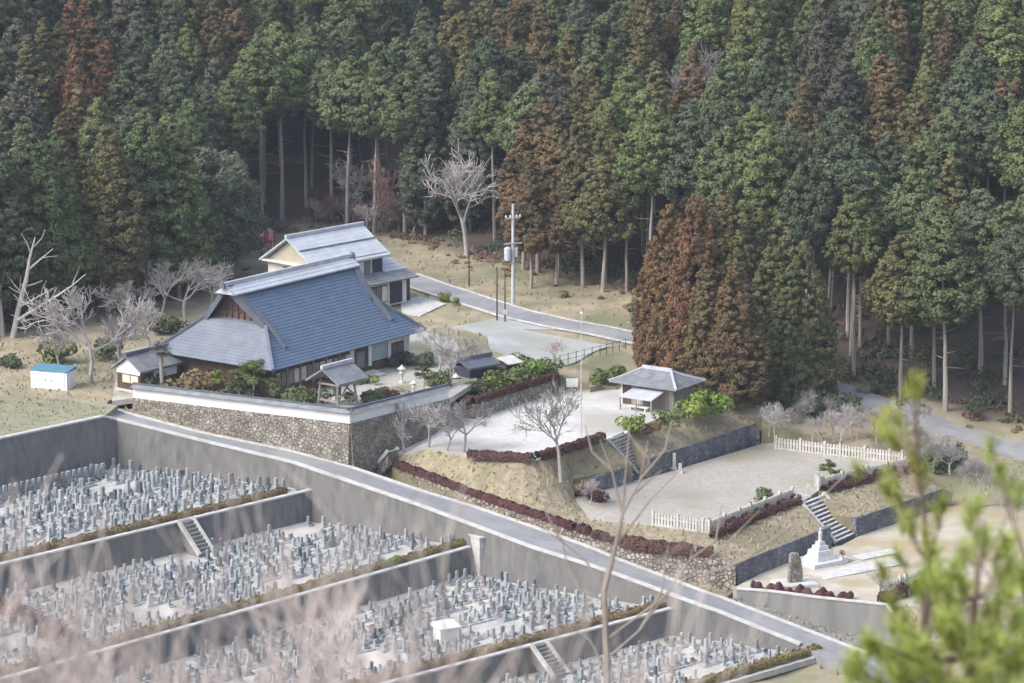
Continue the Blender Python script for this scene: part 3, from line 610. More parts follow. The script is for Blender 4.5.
b = MB(); b.beam((.1, HD * .27, hz0 + (hz1 - hz0) * .54 + .12), (HLn - .1, HD * .27, hz0 + (hz1 - hz0) * .54 + .12), .12, .1); b.beam((.1, .4, hz0 + .25), (HLn - .1, .4, hz0 + .25), .1, .1); b.build('snow_guard', M['tile_grey'], gr)
b = MB(); y0, y1 = .75, HD - .75; x0, x1 = .6, HLn - .6
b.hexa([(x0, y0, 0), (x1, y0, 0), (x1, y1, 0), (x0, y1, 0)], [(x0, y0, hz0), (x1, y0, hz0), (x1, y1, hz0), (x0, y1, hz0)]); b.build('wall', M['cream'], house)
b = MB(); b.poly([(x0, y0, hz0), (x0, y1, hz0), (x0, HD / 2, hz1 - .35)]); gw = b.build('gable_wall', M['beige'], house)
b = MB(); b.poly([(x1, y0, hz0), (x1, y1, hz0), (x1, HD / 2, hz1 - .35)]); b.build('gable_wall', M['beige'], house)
b = MB(); b.box((x0 - .35, HD / 2, hz0 - .05), (.7, y1 - y0 + .5, .14)); b.build('gable_ledge', M['cream'], gw)
for yy in (2.2, 4.6):
    b = MB(); b.box((x0 - .03, yy, 3.9), (.08, .95, .85)); f = b.build('window', M['dark_metal'], house); c = MB(); c.box((x0 - .06, yy, 3.98), (.08, .75, .7)); c.build('pane', M['glass'], f)
def fpanel(nm, x0, x1, z0, z1, m, y, dep=.08, par=house): q = MB(); q.box(((x0 + x1) / 2, y - dep / 2 - .003, z0), (x1 - x0, dep, z1 - z0)); return q.build(nm, m, par)
f = fpanel('window', 6.9, 8.8, 3.4, 4.9, M['dark_metal'], .75)
for k in range(2): fpanel('pane', 7.0 + k * .9, 7.8 + k * .9, 3.5, 4.8, M['glass'] if k else M['cream'], .75, .11, f)
fpanel('siding', 9.1, HLn - .6, 3.0, 5.0, M['navy'], .75, .07)
# pent roof along the front and the one-storey wing
b = MB(); z0, z1 = 2.75, 3.45; X1 = HLn + 2.6
for k in range(5):
    a, c = -1.5 + k * .45, -1.5 + (k + 1) * .45; za, zc = z0 + (z1 - z0) * k / 5, z0 + (z1 - z0) * (k + 1) / 5
    b.poly([(1.5, a, za + .05), (X1, a, za + .05), (X1, c, zc), (1.5, c, zc)]); b.poly([(1.5, a, za - .1), (X1, a, za - .1), (X1, a, za + .05), (1.5, a, za + .05)])
b.poly([(X1, -1.5, z0 - .1), (X1, .75, z1 - .1), (X1, .75, z1), (X1, -1.5, z0 + .05)]); b.poly([(1.5, -1.5, z0 - .1), (X1, -1.5, z0 - .1), (X1, .75, z1 - .1), (1.5, .75, z1 - .1)]); b.build('pent_roof', M['tile_grey'], house)
b = MB()
for k in range(6):
    a, c = .3 + k * .62, .3 + (k + 1) * .62; za, zc = 3.35 + k * .23, 3.35 + (k + 1) * .23
    b.poly([(HLn - .55, a, za + .05), (X1, a, za + .05), (X1, c, zc), (HLn - .55, c, zc)]); b.poly([(HLn - .55, a, za - .1), (X1, a, za - .1), (X1, a, za + .05), (HLn - .55, a, za + .05)])
b.poly([(X1, .3, 3.25), (X1, 4.02, 4.6), (X1, 4.02, 4.73), (X1, .3, 3.4)])
b.poly([(HLn - .55, 4.02, 4.73), (X1, 4.02, 4.73), (X1, 7.6, 3.4), (HLn - .55, 7.6, 3.4)]); b.build('wing_roof', M['tile_silver'], house)
b = MB(); xw = X1 - .6
b.hexa([(x0 + 1, -.7, 0), (xw, -.7, 0), (xw, .74, 0), (x0 + 1, .74, 0)], [(x0 + 1, -.7, 2.7), (xw, -.7, 2.7), (xw, .74, 3.3), (x0 + 1, .74, 3.3)])
b.hexa([(x1 + .003, .745, 0), (xw, .745, 0), (xw, y1, 0), (x1 + .003, y1, 0)], [(x1 + .003, .745, 3.2), (xw, .745, 3.2), (xw, y1, 3.2), (x1 + .003, y1, 3.2)]); b.build('wing_wall', M['cream'], house)
f = fpanel('window', 7.3, 9.8, .5, 2.3, M['dark_metal'], -.7)
for k in range(3): fpanel('pane', 7.4 + k * .8, 8.1 + k * .8, .6, 2.2, M['glass'] if k != 2 else M['cream'], -.7, .11, f)
fpanel('siding', 10.2, 12.0, .2, 2.68, M['navy'], -.7, .07); fpanel('siding', 12.7, xw, .2, 2.68, M['navy'], -.7, .07); fpanel('door', 12.05, 12.65, .15, 2.3, M['cream'], -.7, .05)
q = MB(); q.box((xw + .03, 3.2, .2), (.06, 7.6, 2.9)); q.build('siding', M['navy'], house)

# ------------------------------------------------------------------ gatehouse
GA, GB = P(141, 372.5, 2.2), P(170, 365.5, 2.2); rz, GLn = frame(GA, GB)
gate = thing('gatehouse', 'small gatehouse with white gable and tiled roof at the end of the white wall', 'gatehouse', (GA[0], GA[1], 0), rz)
GLn += 2.2; GD = 3.9
gable_roof(gate, 0, GLn, 0, GD, 2.2, 3.5, M['tile_grey'], 6, rm=M['tile_dark'])
b = MB(); b.poly([(.32, .45, 1.75), (.32, GD - .45, 1.75), (.32, GD - .45, 2.2), (.32, GD / 2, 3.25), (.32, .45, 2.2)]); b.build('gable_wall', M['plaster'], gate)
b = MB(); b.box((GLn / 2, GD / 2, .25), (GLn - .8, GD - .9, 1.95)); b.build('wall', M['wood'], gate)
b = MB(); b.box((GLn / 2, GD / 2, 0), (GLn - .7, GD - .8, .25)); b.build('foundation', M['concrete_pale'], gate)
b = MB(); b.box((.36, GD / 2 - .25, .85), (.08, 2.1, .85)); f = b.build('window', M['wood_red'], gate)
for k in range(2): c = MB(); c.box((.33, GD / 2 - .8 + k * 1.05, .92), (.08, .95, .72)); c.build('pane', M['shoji'], f)
b = MB(); b.box((GLn * .6, .40, 1.2), (GLn * .5, .08, .9)); b.build('wall_panel', M['plaster'], gate)
# ------------------------------------------------------------------ hip roofs: bell tower and pavilion
def hip_roof(par, L, D, ze, zr, rl, m, n=8, name='roof', flare=.25, rm=None):
    mb = MB(); cx, cy = L / 2, D / 2
    def pt(side, s, t):                          # s along the eave 0..1, t from eave 0 to ridge 1
        z = ze + (zr - ze) * ((1 - flare) * t + flare * t * t)
        ex = [(0, 0), (L, 0), (L, D), (0, D)]; rg = [(cx - rl / 2, cy), (cx + rl / 2, cy), (cx + rl / 2, cy), (cx - rl / 2, cy)]
        a, b, c, d = ex[side], ex[(side + 1) % 4], rg[side], rg[(side + 1) % 4]
        p0 = (a[0] + (c[0] - a[0]) * t, a[1] + (c[1] - a[1]) * t); p1 = (b[0] + (d[0] - b[0]) * t, b[1] + (d[1] - b[1]) * t)
        return (p0[0] + (p1[0] - p0[0]) * s, p0[1] + (p1[1] - p0[1]) * s, z)
    up = lambda p, h: (p[0], p[1], p[2] + h)
    for sd_ in range(4):
        for k in range(n):
            a, b = k / n, (k + 1) / n
            mb.poly([up(pt(sd_, 0, a), .05), up(pt(sd_, 1, a), .05), pt(sd_, 1, b), pt(sd_, 0, b)]); mb.poly([up(pt(sd_, 0, a), -.06), up(pt(sd_, 1, a), -.06), up(pt(sd_, 1, a), .05), up(pt(sd_, 0, a), .05)])
    mb.poly([(0, 0, ze - .06), (0, D, ze - .06), (L, D, ze - .06), (L, 0, ze - .06)])
    r = mb.build(name, m, par)
    for sd_ in range(4):
        h = MB(); pts = [pt(sd_, 0, t) for t in (0, .33, .66, 1)]
        for p, q in zip(pts[:-1], pts[1:]): h.beam(up(p, .1), up(q, .1), .2, .2)
        h.build('hip_ridge', rm or m, r)
    if rl > .2: h = MB(); h.box((cx, cy, zr - .02), (rl + .3, .3, .3)); h.build('ridge', rm or m, r)
    return r
BA, BB = P(322, 387, 3.0), P(347, 389.5, 3.0)
bx = P(341, 412, 0); bell = thing('bell_tower', 'open timber bell tower with grey tiled roof inside the white wall corner', 'bell tower', (bx[0] - .4, bx[1] + 1.6, 0), math.radians(52))
W_ = 3.3
hr_ = gable_roof(bell, -2.1, 2.1, -2.0, 2.0, 2.75, 4.0, M['tile_grey'], 7, rm=M['tile_light'])
for sx in (-1, 1):
    for sy in (-1, 1):
        b = MB(); b.tube((sx * 1.35, sy * 1.25, 0), (sx * 1.1, sy * 1.0, 2.75), .13, .11, 8); b.build('post', M['wood_grey'], bell)
for z in (.9, 2.4):
    b = MB()
    for sy in (-1, 1): b.beam((-1.3, sy * 1.15, z), (1.3, sy * 1.15, z), .12, .18)
    for sx in (-1, 1): b.beam((sx * 1.22, -1.2, z + .03), (sx * 1.22, 1.2, z + .03), .12, .18)
    b.build('rail_frame', M['wood_grey'], bell)
b = MB(); b.beam((-1.3, -1.2, 1.0), (.6, -1.05, 2.5), .12); b.beam((1.27, -1.2, 1.0), (1.1, .9, 2.5), .12); b.build('brace', M['wood_grey'], bell)
b = MB(); b.lathe((0, 0, 1.3), [(.36, 0), (.36, .35), (.33, .7), (.22, .92), (.05, .98), (.05, 1.4)], 14); b.build('bell', mat('bronze', (.10, .14, .11), (.15, .19, .15), 3, .5, 3, metal=.5), bell)
b = MB(); b.box((0, 0, -.05), (3.6, 3.3, .2)); b.build('stone_base', M['concrete_pale'], bell)

PA, PB = P(609, 381.5, -.3), P(676, 391, -.3)
rz, PLn = frame(PA, PB); PDp = 5.4
pav = thing('pavilion', 'square rest house with grey hipped tile roof beside the white plaza', 'pavilion', (PA[0], PA[1], -2.5), rz)
hip_roof(pav, PLn, PDp, 2.2, 3.3, PLn * .4, M['tile_grey'], 9, rm=M['tile_silver'])
b = MB(); b.hexa([(.8, .9, 0), (PLn - .8, .9, 0), (PLn - .8, PDp - .8, 0), (.8, PDp - .8, 0)], [(.8, .9, 2.15), (PLn - .8, .9, 2.15), (PLn - .8, PDp - .8, 2.15), (.8, PDp - .8, 2.15)]); b.build('wall', M['wood_grey'], pav)
def ppanel(nm, x0, x1, z0, z1, m, dep=.08, par=None): q = MB(); q.box(((x0 + x1) / 2, .9 - dep / 2 - .003, z0), (x1 - x0, dep, z1 - z0)); return q.build(nm, m, par or pav)
ppanel('doorway', 1.0, 1.9, .1, 1.9, M['wood'], .06); ppanel('wall_panel', .8, 1.0, 0, 2.1, M['cream'], .08); ppanel('wall_panel', 2.6, 3.3, .2, 2.1, M['cream'], .08)
b = MB(); b.poly([(2.0, -1.4, 1.3), (5.6, -1.4, 1.3), (5.9, .9, 1.98), (2.6, .9, 1.98)]); b.poly([(2.0, -1.4, 1.22), (2.6, .9, 1.9), (5.9, .9, 1.9), (5.6, -1.4, 1.22)]); b.poly([(2.0, -1.4, 1.22), (5.6, -1.4, 1.22), (5.6, -1.4, 1.3), (2.0, -1.4, 1.3)]); b.build('canopy', M['tile_light'], pav)
for x in (2.1, 3.8, 5.5): b = MB(); b.box((x, -1.3, 0), (.12, .12, 1.25)); b.build('post', M['wood_grey'], pav)
b = MB(); b.box((3.8, -.8, .35), (2.2, .5, .1)); b.box((3.0, -.8, 0), (.1, .4, .35)); b.box((4.6, -.8, 0), (.1, .4, .35)); tb = b.build('bench', M['plaster'])
tag(tb, 'pale low bench under the rest house canopy', 'bench'); tb.location = pav.location + Matrix.Rotation(rz, 3, 'Z') @ Vector((0, 0, 0)); tb.rotation_euler = (0, 0, rz)

# sheds by the garden
SA = P(485, 363.5, 1.3)
shed = thing('storage_shed', 'dark grey roofed shed behind the garden hedge', 'shed', (SA[0], SA[1], -.9), math.radians(40))
gable_roof(shed, -1.9, 2.0, 0, 3.0, 1.9, 2.5, M['tile_dark'], 5, rm=M['tile_dark'])
b = MB(); b.box((.05, 1.5, 0), (3.3, 2.4, 1.9)); b.build('wall', M['navy'], shed)
S2 = P(516, 362, .6); sh2 = thing('lean_to_shed', 'small open lean-to with pale roof next to the dark shed', 'shed', (S2[0], S2[1], -.9), math.radians(40))
b = MB(); b.hexa([(-.9, 0, 1.3), (1.0, 0, 1.3), (1.0, 1.8, 1.7), (-.9, 1.8, 1.7)], [(-.9, 0, 1.38), (1.0, 0, 1.38), (1.0, 1.8, 1.78), (-.9, 1.8, 1.78)]); b.build('roof', M['concrete_pale'], sh2)
b = MB(); b.box((.05, 1.1, 0), (1.6, 1.2, 1.45)); b.build('wall', M['navy'], sh2)
# white cabinet on the field
KA = P(31, 388, -.3); KB = P(67, 391, -.3); rz, KL = frame(KA, KB)
cab = thing('storage_cabinet', 'white metal storage cabinet with a blue lid on the grass', 'cabinet', (KA[0], KA[1], -.32), rz)
b = MB(); b.box((KL / 2, .9, 0), (KL, 1.8, 1.75)); b.build('body', M['white_metal'], cab)
b = MB(); b.hexa([(-.08, -.1, 1.76), (KL + .08, -.1, 1.76), (KL + .08, 1.9, 1.76), (-.08, 1.9, 1.76)], [(-.08, -.1, 1.82), (KL + .08, -.1, 1.82), (KL + .08, 1.9, 2.05), (-.08, 1.9, 2.05)]); b.build('lid', M['blue_lid'], cab)
for k in range(2): b = MB(); b.box((KL * (.27 + .46 * k), -.03, .12), (KL * .42, .06, 1.5)); dd = b.build('door', M['white_metal'], cab); c = MB(); c.box((KL * (.42 + .16 * k), -.08, .8), (.05, .05, .2)); c.build('handle', M['dark_metal'], dd)

# ------------------------------------------------------------------ steps, fences, monument
def steps(name, label, tl, tr, bl_, br_, n, m1, m2):
    tl, tr, bl_, br_ = [np.array(q) for q in (tl, tr, bl_, br_)]; o = thing(name, label, 'steps', bl_); org = bl_
    for k in range(n):
        a, c = k / n, (k + 1) / n; z0 = bl_[2] + (tl[2] - bl_[2]) * a; z1 = bl_[2] + (tl[2] - bl_[2]) * c
        q = lambda l, r, t: (l + (r - l) * t)
        p0, p1, p2, p3 = q(bl_, tl, a), q(br_, tr, a), q(br_, tr, c), q(bl_, tl, c)
        b = MB(); g = lambda p, z: (p[0] - org[0], p[1] - org[1], z - org[2])
        b.cur = 1; b.hexa([g(p0, z0 - 1.2), g(p1, z0 - 1.2), g(p2, z0 - 1.2), g(p3, z0 - 1.2)], [g(p0, z1 - .07), g(p1, z1 - .07), g(p2, z1 - .07), g(p3, z1 - .07)])
        b.cur = 0; pn = lambda p, pm, f: p + (pm - p) * f
        b.hexa([g(p0, z1 - .068), g(p1, z1 - .068), g(pn(p1, p2, .8), z1 - .068), g(pn(p0, p3, .8), z1 - .068)], [g(p0, z1), g(p1, z1), g(pn(p1, p2, .8), z1), g(pn(p0, p3, .8), z1)])
        b.build('step', [m1, m2], o)
    for l, h in ((tl, bl_), (tr, br_)):
        b = MB(); b.beam(h - org + [0, 0, .12], l - org + [0, 0, .12], .3, .3); b.build('stringer', M['concrete_pale'], o)
    return o
steps('stone_steps', 'log and stone steps from the white plaza down to the gravel terrace', P(607, 440, -2.5), P(626, 433, -2.5), P(638, 474, -6.25), P(652, 468, -6.25), 12, M['concrete_pale'], M['stone'])
steps('stone_steps', 'wide stone steps from the gravel terrace down beside the white statue', P(800, 503, -6.3), P(823, 494, -6.3), P(836, 544, -9.18), P(858, 534, -9.18), 12, M['concrete_pale'], M['stone_blue'])
steps('stone_steps', 'narrow steps from the road up to the plaza beside the stone wall', P(388, 452, -3.0), P(398, 449, -3.0), P(374, 469, -4.75), P(385, 466, -4.75), 8, M['concrete_pale'], M['stone'])
for lab, a_, b_, c_, d_ in LATE_STEPS: steps('concrete_steps', lab, a_, b_, c_, d_, 9, M['concrete_mid'] if 'concrete_mid' in M else MATS['concrete_mid'], MATS['concrete_mid'])
def picket_fence(label, pts, gap=.34, h=1.1, m=None):
    o = thing('stone_fence', label, 'fence', pts[0]); org = np.array(pts[0]); rail = MB()
    for a, b in zip(pts[:-1], pts[1:]):
        a, b = np.array(a) - org, np.array(b) - org; L = np.linalg.norm(b - a); n = max(2, int(L / gap)); rz = math.atan2(b[1] - a[1], b[0] - a[0])
        for k in range(n + 1):
            p = a + (b - a) * k / n; big = k % 8 == 0 or k == n
            mb = MB(); mb.box((p[0], p[1], p[2]), (.24, .24, h + .22) if big else (.19, .15, h), rz, .96); mb.build('post', m or M['fence_stone'], o)
        for z in (.1, .72): rail.beam(a + [0, 0, z], b + [0, 0, z], .10, .14)
    rail.build('rail', m or M['fence_stone'], o); return o
picket_fence('pale stone picket fence along the far side of the gravel terrace', PL([(776, 449, -6.3), (840, 456.5, -6.3), (902, 464, -6.3)]), .3)
picket_fence('short pale stone fence beside the clipped pine on the gravel terrace', PL([(906, 470, -6.3), (862, 480, -6.3), (819, 490, -6.3), (816, 486, -6.3)]), .32)
picket_fence('pale stone fence with corner at the road end of the gravel terrace', PL([(653, 525, -6.3), (709, 533.5, -6.3), (750, 517, -6.3), (792, 501, -6.3)]), .3)
picket_fence('small pale stone fence beside the bare sapling on the statue plot', PL([(879, 598, -9.25), (905, 588, -9.25), (925, 580, -9.25)]), .36)
mo = P(820, 574, -9.2)
mon = thing('statue_monument', 'white statue standing on a stepped marble pedestal', 'monument', (mo[0] + .3, mo[1] + 1.5, -9.2), math.radians(35)); mon.scale = (.86,) * 3; mon.location.y += 2.2
for nm, sz, z in (('base', (4.4, 3.6, .4), 0), ('plinth', (2.5, 2.2, .35), .4), ('plinth', (2.0, 1.8, .62), .75), ('pedestal', (1.3, 1.2, .45), 1.37), ('pedestal', (.75, .75, .38), 1.82)):
    b = MB(); b.box((0, 0, z), sz, 0, .97 if nm == 'base' else .9); b.build(nm, M['monument'], mon)
b = MB(); b.lathe((0, 0, 2.2), [(.25, 0), (.28, .06), (.18, .16), (.2, .56), (.22, .84), (.2, 1.0), (.085, 1.09), (.075, 1.12), (.12, 1.18), (.125, 1.28), (.085, 1.38), (.05, 1.47)], 12); b.build('statue', M['monument'], mon)
for k in range(4): b = MB(); b.box((3.25 - k * .3, -.6, 0), (.3, 1.5, .1 * (k + 1))); b.build('step', M['monument'], mon)
for y in (-1.5, .5):
    b = MB(); b.box((1.6, y, .4), (.28, .28, .5)); vs = b.build('flower_stand', M['monument'], mon)
    C_ = nr.normal(0, .16, (120, 3)) + [1.6, y, 1.1]; link(bpy.data.objects.new('flowers', quads_mesh('flowers', leaf_quads(C_, nr.normal(0, 1, (120, 3)), np.full(120, .09)), M['L_hedge_dry'])), vs)
b = MB(); b.box((5.6, -.8, .01), (4.4, 1.5, .05)); b.box((1.3, -3.5, .008), (9.0, 2.2, .05)); o = b.build('paving', M['concrete_pale']); o.location = mon.location; o.rotation_euler = mon.rotation_euler; tag(o, kind='structure')
sp = P(795, 586, -9.2); st = thing('stone_stele', 'upright rough grey stone slab on a low platform', 'stele', (sp[0], sp[1] + .3, -9.2), math.radians(15))
b = MB(); b.box((0, 0, 0), (3.4, 2.6, .3)); b.build('platform', M['concrete_pale'], st)
b = MB()
for k in range(6):
    z0, z1 = .3 + k * .42, .3 + (k + 1) * .42; w0, w1 = [1.15, 1.2, 1.14, 1.06, 1.0, .9, .55][k:k + 2]; o0, o1 = [0, .03, .05, .02, -.02, -.05, -.1][k:k + 2]
    b.hexa([(-w0 / 2 + o0, -.3, z0), (w0 / 2 + o0, -.27, z0), (w0 / 2 + o0, .3, z0), (-w0 / 2 + o0, .28, z0)], [(-w1 / 2 + o1, -.29, z1), (w1 / 2 + o1, -.27, z1), (w1 / 2 + o1, .27, z1), (-w1 / 2 + o1, .25, z1)])
b.build('slab', M['stone'], st)
gp = P(676, 471, -6.3)
for (px, py, hgt, lab) in ((674, 469, 1.3, 'taller pale stone post at the foot of the blue grey wall'), (680, 473, .7, 'short pale stone post at the foot of the blue grey wall'), (808, 497, 1.0, 'pale stone lantern post at the top of the lower steps')):
    p = P(px, py, -6.3); o = thing('stone_post', lab, 'post', p); b = MB(); b.box((0, 0, 0), (.5, .5, .2)); b.build('base', M['fence_stone'], o); b = MB(); b.box((0, 0, .2), (.32, .3, hgt), 0, .85); b.build('shaft', M['fence_stone'], o)

# ------------------------------------------------------------------ poles
def pole(name, label, base, h, r, m, extra=None, cat='pole'):
    o = thing(name, label, cat, base); b = MB(); b.tube((0, 0, -.3), (0, 0, h), r, r * .65, 10); b.build('shaft', m, o); return o
bp_ = P(513, 306, -.25)
up_ = pole('utility_pole', 'tall pale concrete utility pole with transformer by the back road', bp_, 10.8, .21, M['grey_metal'])
for z in (6.6, 9.3): b = MB(); b.box((0, -.15, z), (2.0 if z < 7 else 1.5, .1, .12), .4); b.build('crossarm', M['grey_metal'], up_)
b = MB(); b.lathe((-.55, -.2, 4.9), [(.36, 0), (.38, .1), (.38, 1.25), (.2, 1.4)], 12); b.build('transformer', M['grey_metal'], up_)
b = MB(); b.lathe((.35, .1, 5.2), [(.18, 0), (.18, .9), (.1, 1.0)], 10); b.build('switch_box', M['grey_metal'], up_)
for x in (-.8, -.3, .4, .8): b = MB(); b.lathe((x * .92, -.15 + x * .38, 9.42), [(.07, 0), (.09, .12), (.05, .25)], 8); b.build('insulator', M['white_metal'], up_)
for px, py, h, lab in ((497, 319, 5.3, 'dark slim post on the driveway left of its twin'), (505, 320, 5.2, 'dark slim post with a sign plate beside the driveway'), (469, 287, 4.3, 'thin dark post in the dry grass behind the road')):
    o = pole('dark_post', lab, P(px, py, -.25), h, .09, M['dark_metal'])
    b = MB(); b.box((0, 0, h), (.22, .22, .08)); b.build('cap', M['dark_metal'], o)
    if px == 505: b = MB(); b.box((0, -.12, .6), (.5, .04, .5)); b.build('sign_plate', M['grey_metal'], o)
o = pole('flagpole', 'tall thin pale flagpole standing on the white plaza', P(581, 436, -2.5), 11.3, .06, M['grey_metal']); b = MB(); b.lathe((0, 0, 11.3), [(.05, 0), (.12, .08), (.1, .2), (.02, .26)], 8); b.build('finial', M['white_metal'], o)
o = pole('white_pole', 'white pole standing right of the tall brown cedars', P(814, 382, -3.7), 5.4, .16, M['white_metal']); b = MB(); b.box((0, 0, 5.3), (.7, .1, .1)); b.build('crossarm', M['grey_metal'], o)
o = pole('grey_post', 'thin grey post among bushes below the cedars', P(796, 408, -4.4), 4.6, .07, M['grey_metal']); b = MB(); b.box((0, 0, 4.6), (.3, .2, .1)); b.build('cap', M['grey_metal'], o)
p = P(203, 290, 0); o = pole('lamp_post', 'small white lamp post among bare trees behind the temple', p, 3.7, .06, M['white_metal'], cat='lamp'); b = MB(); b.box((-.2, 0, 3.6), (.6, .3, .25)); b.build('lamp_head', M['white_metal'], o)
o = pole('sign_board', 'blank pale green sign board at the back of the plaza', P(572, 392, -2.5), .6, .05, M['grey_metal'], cat='sign'); b = MB(); b.box((0, 0, .5), (1.15, .06, .85)); b.build('board', mat('sign_green', (.50, .58, .52), (.55, .62, .57), 1, .6, 2), o)
# little banners behind the house
for k in range(12):
    px = 240 + k * 2.9 + rng.uniform(-1, 1); p = P(px, 254 - k * .6 + rng.uniform(-5, 2), .2)
    cl = 'red' if k % 3 != 1 else 'pink'
    o = thing('banner', f'narrow {cl} upright banner on a pole at the wood edge', 'banner', p, .3, f'{cl} banners behind the house')
    b = MB(); b.tube((0, 0, 0), (0, 0, 2.1), .03, .025, 6); b.build('pole', M['white_metal'], o); b = MB(); b.box((.2, 0, .6), (.38, .02, 1.4)); b.build('cloth', M[cl], o)

# lot fence of thin posts
lf = PL([(560, 366, -1.15), (600, 356, -1.15), (632, 348, -1.1)]); o = thing('wire_fence', 'low dark wire fence along the paved lot', 'fence', lf[0]); rl_ = MB()
for a, b_ in zip(lf[:-1], lf[1:]):
    a, b_ = a - lf[0], b_ - lf[0]; n = 5
    for k in range(n): q = a + (b_ - a) * k / n; mb = MB(); mb.box(q, (.07, .07, 1.1)); mb.build('post', M['dark_metal'], o)
    for z in (.5, 1.0): rl_.beam(a + [0, 0, z], b_ + [0, 0, z], .03)
rl_.build('rail', M['dark_metal'], o)

# ------------------------------------------------------------------ vegetation prototypes
def crown_mesh(name, seed, H, t0, R, prof, nclump, nleaf, rc, leaf, m, droop=.0, lump=.25):
    """foliage spread over many boughs round a stem: t0..1 of height H, radius R*prof(t)"""
    global nr
    g = np.random.default_rng(seed); nr = np.random.default_rng(seed + 99)
    ts = np.linspace(0, 1, 200); wt = np.array([prof(t) for t in ts]) + .08; cdf = np.cumsum(wt) / wt.sum()
    ph = g.uniform(0, 6.28, 4); A, N = [], []
    for k in range(nclump):
        t = float(np.interp(g.uniform(), cdf, ts)); a = g.uniform(0, 2 * math.pi)
        mod = 1 + lump * (math.sin(2 * a + ph[0] + 5 * t) * .5 + math.sin(3 * a + ph[1] - 9 * t) * .5)
        rr = R * prof(t) * mod * (1 - .45 * g.uniform()**2.2)
        c = np.array([rr * math.cos(a), rr * math.sin(a), H * (t0 + (1 - t0) * t) - droop * rr])
        out = np.array([math.cos(a), math.sin(a), .35]); r = rc * g.uniform(.65, 1.25) * (.55 + .45 * prof(t))
        d = g.normal(0, 1, (nleaf, 3)); d /= np.linalg.norm(d, axis=1, keepdims=True)
        d = d + out * .45; d /= np.linalg.norm(d, axis=1, keepdims=True)
        rad = r * g.uniform(.55, 1.0, (nleaf, 1))
        A.append(c + d * rad * np.array([1, 1, .8])); N.append(d + np.array([0, 0, .25]))
    A, N = np.concatenate(A), np.concatenate(N)
    return quads_mesh(name, leaf_quads(A, N, np.full(len(A), leaf), .42), m)
def trunk_mesh(name, seed, H, r, m, stubs=0, s0=.3, s1=.5):
    g = random.Random(seed); b = MB(); x = y = 0.0; n = 6; pts = []
    for k in range(n + 1): pts.append((x, y, H * k / n)); x += g.uniform(-.08, .08); y += g.uniform(-.08, .08)
    for k in range(n): b.tube(pts[k] if k else (0, 0, -.6), pts[k + 1], r * (1.15 - .95 * k / n), r * (1.15 - .95 * (k + 1) / n), 8)
    for k in range(stubs):
        t = s0 + (s1 - s0) * g.random(); a = g.uniform(0, 6.28); L = g.uniform(.5, 1.7); z = H * t
        b.tube((0, 0, z), (math.cos(a) * L, math.sin(a) * L, z + g.uniform(-.2, .3)), .035, .012, 4)
    return b.mesh(name, m)
pc_cone = lambda t: (1 - t)**.75 * min(1, .35 + t * 5)
pc_round = lambda t: math.sin(math.pi * min(1, .12 + .88 * t)**.8)**.75 if t < .999 else .02
pc_dome = lambda t: max(.03, (1 - t**1.7)**.75) * min(1, .45 + t * 2.2)
PROTO = {}
def proto(kind, i):
    key = (kind, i)
    if key in PROTO: return PROTO[key]
    sd_ = hash_id(kind) * 13 + i * 7
    if kind == 'pole':  c = crown_mesh('cypress_crown', sd_, 18, .46, 3.0, pc_dome, 330, 62, .68, .145, M['L_c']); t = trunk_mesh('trunk', sd_, 12.5, .19, M['bark'], 9, .3, .62)
    if kind == 'tall':  c = crown_mesh('cypress_crown', sd_, 18, .58, 2.8, pc_dome, 270, 62, .64, .145, M['L_c']); t = trunk_mesh('trunk', sd_, 13.5, .19, M['bark'], 12, .3, .64)
    if kind == 'full':  c = crown_mesh('cypress_crown', sd_, 18, .10, 3.2, pc_dome, 500, 58, .68, .145, M['L_c']); t = trunk_mesh('trunk', sd_, 8, .2, M['bark'], 4, .1, .4)
    if kind == 'cedar': c = crown_mesh('cedar_crown', sd_, 18, .30, 2.9, pc_cone, 400, 60, .58, .135, M['L_b'], droop=.18, lump=.35); t = trunk_mesh('trunk', sd_, 10, .2, M['bark'], 6, .2, .5)
    if kind == 'cedarfull': c = crown_mesh('cedar_crown', sd_, 18, .03, 3.7, lambda t: (1 - t)**.5 * min(1, .65 + t * 3), 640, 66, .62, .135, M['L_b'], droop=.12, lump=.3); t = trunk_mesh('trunk', sd_, 7, .24, M['bark'])
    if kind == 'broad': c = crown_mesh('broadleaf_crown', sd_, 11, .18, 4.2, lambda t: math.sqrt(max(.03, 1 - (2 * t - .85)**2 / 1.4)), 240, 100, .95, .145, M['L_g'], lump=.5); t = trunk_mesh('trunk', sd_, 5, .26, M['bark'])
    PROTO[key] = (c, t); return PROTO[key]
def hash_id(s): return sum(ord(ch) * (i + 3) for i, ch in enumerate(s)) % 997
HB = {'tall': 18, 'pole': 18, 'full': 18, 'cedar': 18, 'cedarfull': 18, 'broad': 11}
ALLTREES = []
